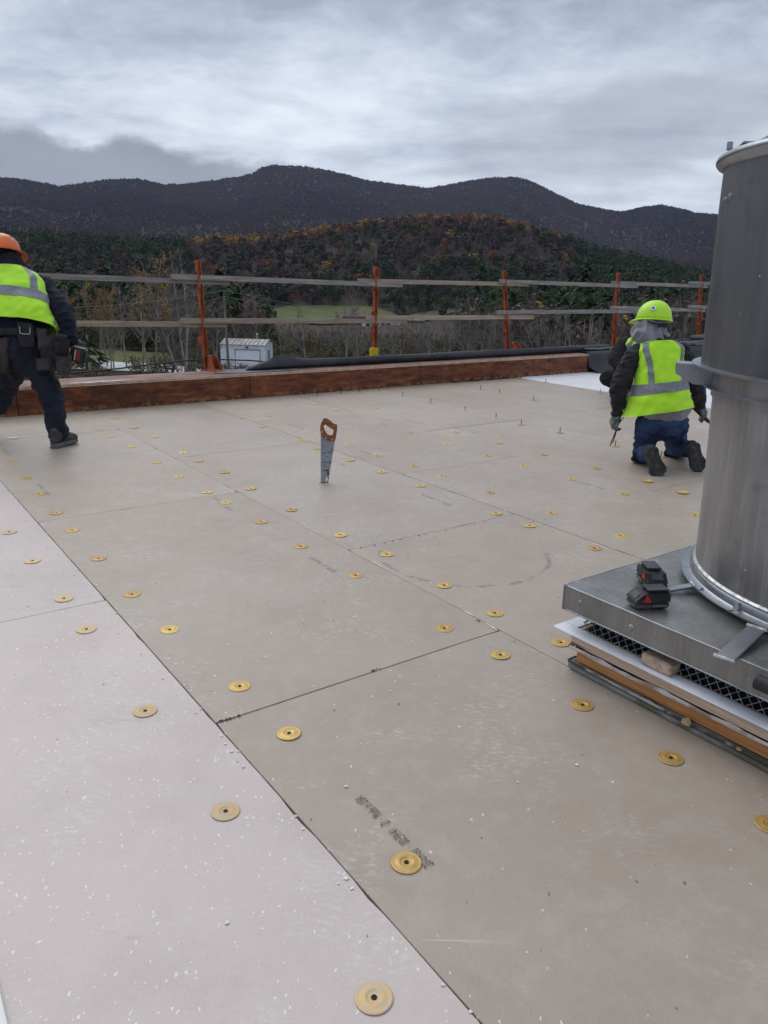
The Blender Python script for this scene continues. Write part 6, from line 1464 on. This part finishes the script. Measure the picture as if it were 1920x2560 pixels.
def far_house(pxa, pxb, wall_h, roof_h, depth, mw_, mr_, nm, lab, zoff=0.0):
    a0, a1 = hit(*pxa), hit(*pxb); a0.z = a1.z = min(land(a0.x, a0.y), land(a1.x, a1.y)); ux = (a1-a0).normalized(); uy = Vector((-ux.y, ux.x, 0)); L = (a1-a0).length
    o = empty(nm, a0, lab, 'building'); Q = lambda x, y, z: a0+ux*x+uy*y+ez*z
    q = MB(); q.obox(Q(L/2, depth/2, wall_h/2-.5), ux*L/2, uy*depth/2, ez*(wall_h/2+.5)); q.build('wall', mw_, o)
    q = MB(); e_ = .4; vs_ = [Q(-e_, -e_, wall_h), Q(L+e_, -e_, wall_h), Q(L+e_, depth/2, wall_h+roof_h), Q(-e_, depth/2, wall_h+roof_h), Q(-e_, depth+e_, wall_h), Q(L+e_, depth+e_, wall_h)]
    q.add(vs_, [(0, 1, 2, 3), (3, 2, 5, 4), (0, 3, 4), (1, 5, 2), (0, 4, 5, 1)]); q.build('roof', mr_, o)
    q = MB(); q.obox(Q(L*.3, -.06, wall_h*.4), ux*1.2, uy*.05, ez*wall_h*.4); q.build('door', 'dark_bark', o)
    for f in (.55, .72, .88): q = MB(); q.obox(Q(L*f, -.06, wall_h*.55), ux*.5, uy*.05, ez*.5); q.build('window', 'dark_inside', o)
mat('barn_roof', lin(128, 104, 98), lin(98, 80, 76), rough=.8, scale=.8)
mat('barn_wall', lin(100, 76, 66), lin(84, 64, 56), rough=.85, scale=.8)
far_house((857, 803), (922, 804), 2.6, 3.4, 9, 'barn_wall', 'barn_roof', 'barn', 'weathered brown barn with a mottled roof at the meadow')
far_house((960, 812), (1000, 813), 2.2, 1.5, 7, 'shed_door', 'shed_roof', 'farm_building', 'low white farm building below the green meadow')
far_house((905, 815), (952, 816), 1.8, 1.2, 7, 'shed_door', 'shed_roof', 'farm_building', 'long low white farm shed in front of the brown barn')
far_house((1660, 800), (1690, 801), 2.2, 1.2, 7, 'shed_door', 'shed_door', 'farm_building', 'small white roofed building glimpsed beside the kneeling worker\'s hard hat')
# ------------------------------------------------------------------ air between the roof and the mountain
hm = bpy.data.materials.new('haze_air'); hm.use_nodes = True; ht = hm.node_tree; ht.nodes.clear()
pvn = nd(ht, 'ShaderNodeVolumePrincipled', {'Color': (.60, .68, .95, 1), 'Density': .000042, 'Anisotropy': .2})
ho = nd(ht, 'ShaderNodeOutputMaterial'); ht.links.new(pvn.outputs[0], ho.inputs['Volume'])
hz_ = MB().box(-17000, 17000, -17000, 17000, -70, 700).build('haze', hm); tag(hz_, kind='stuff')
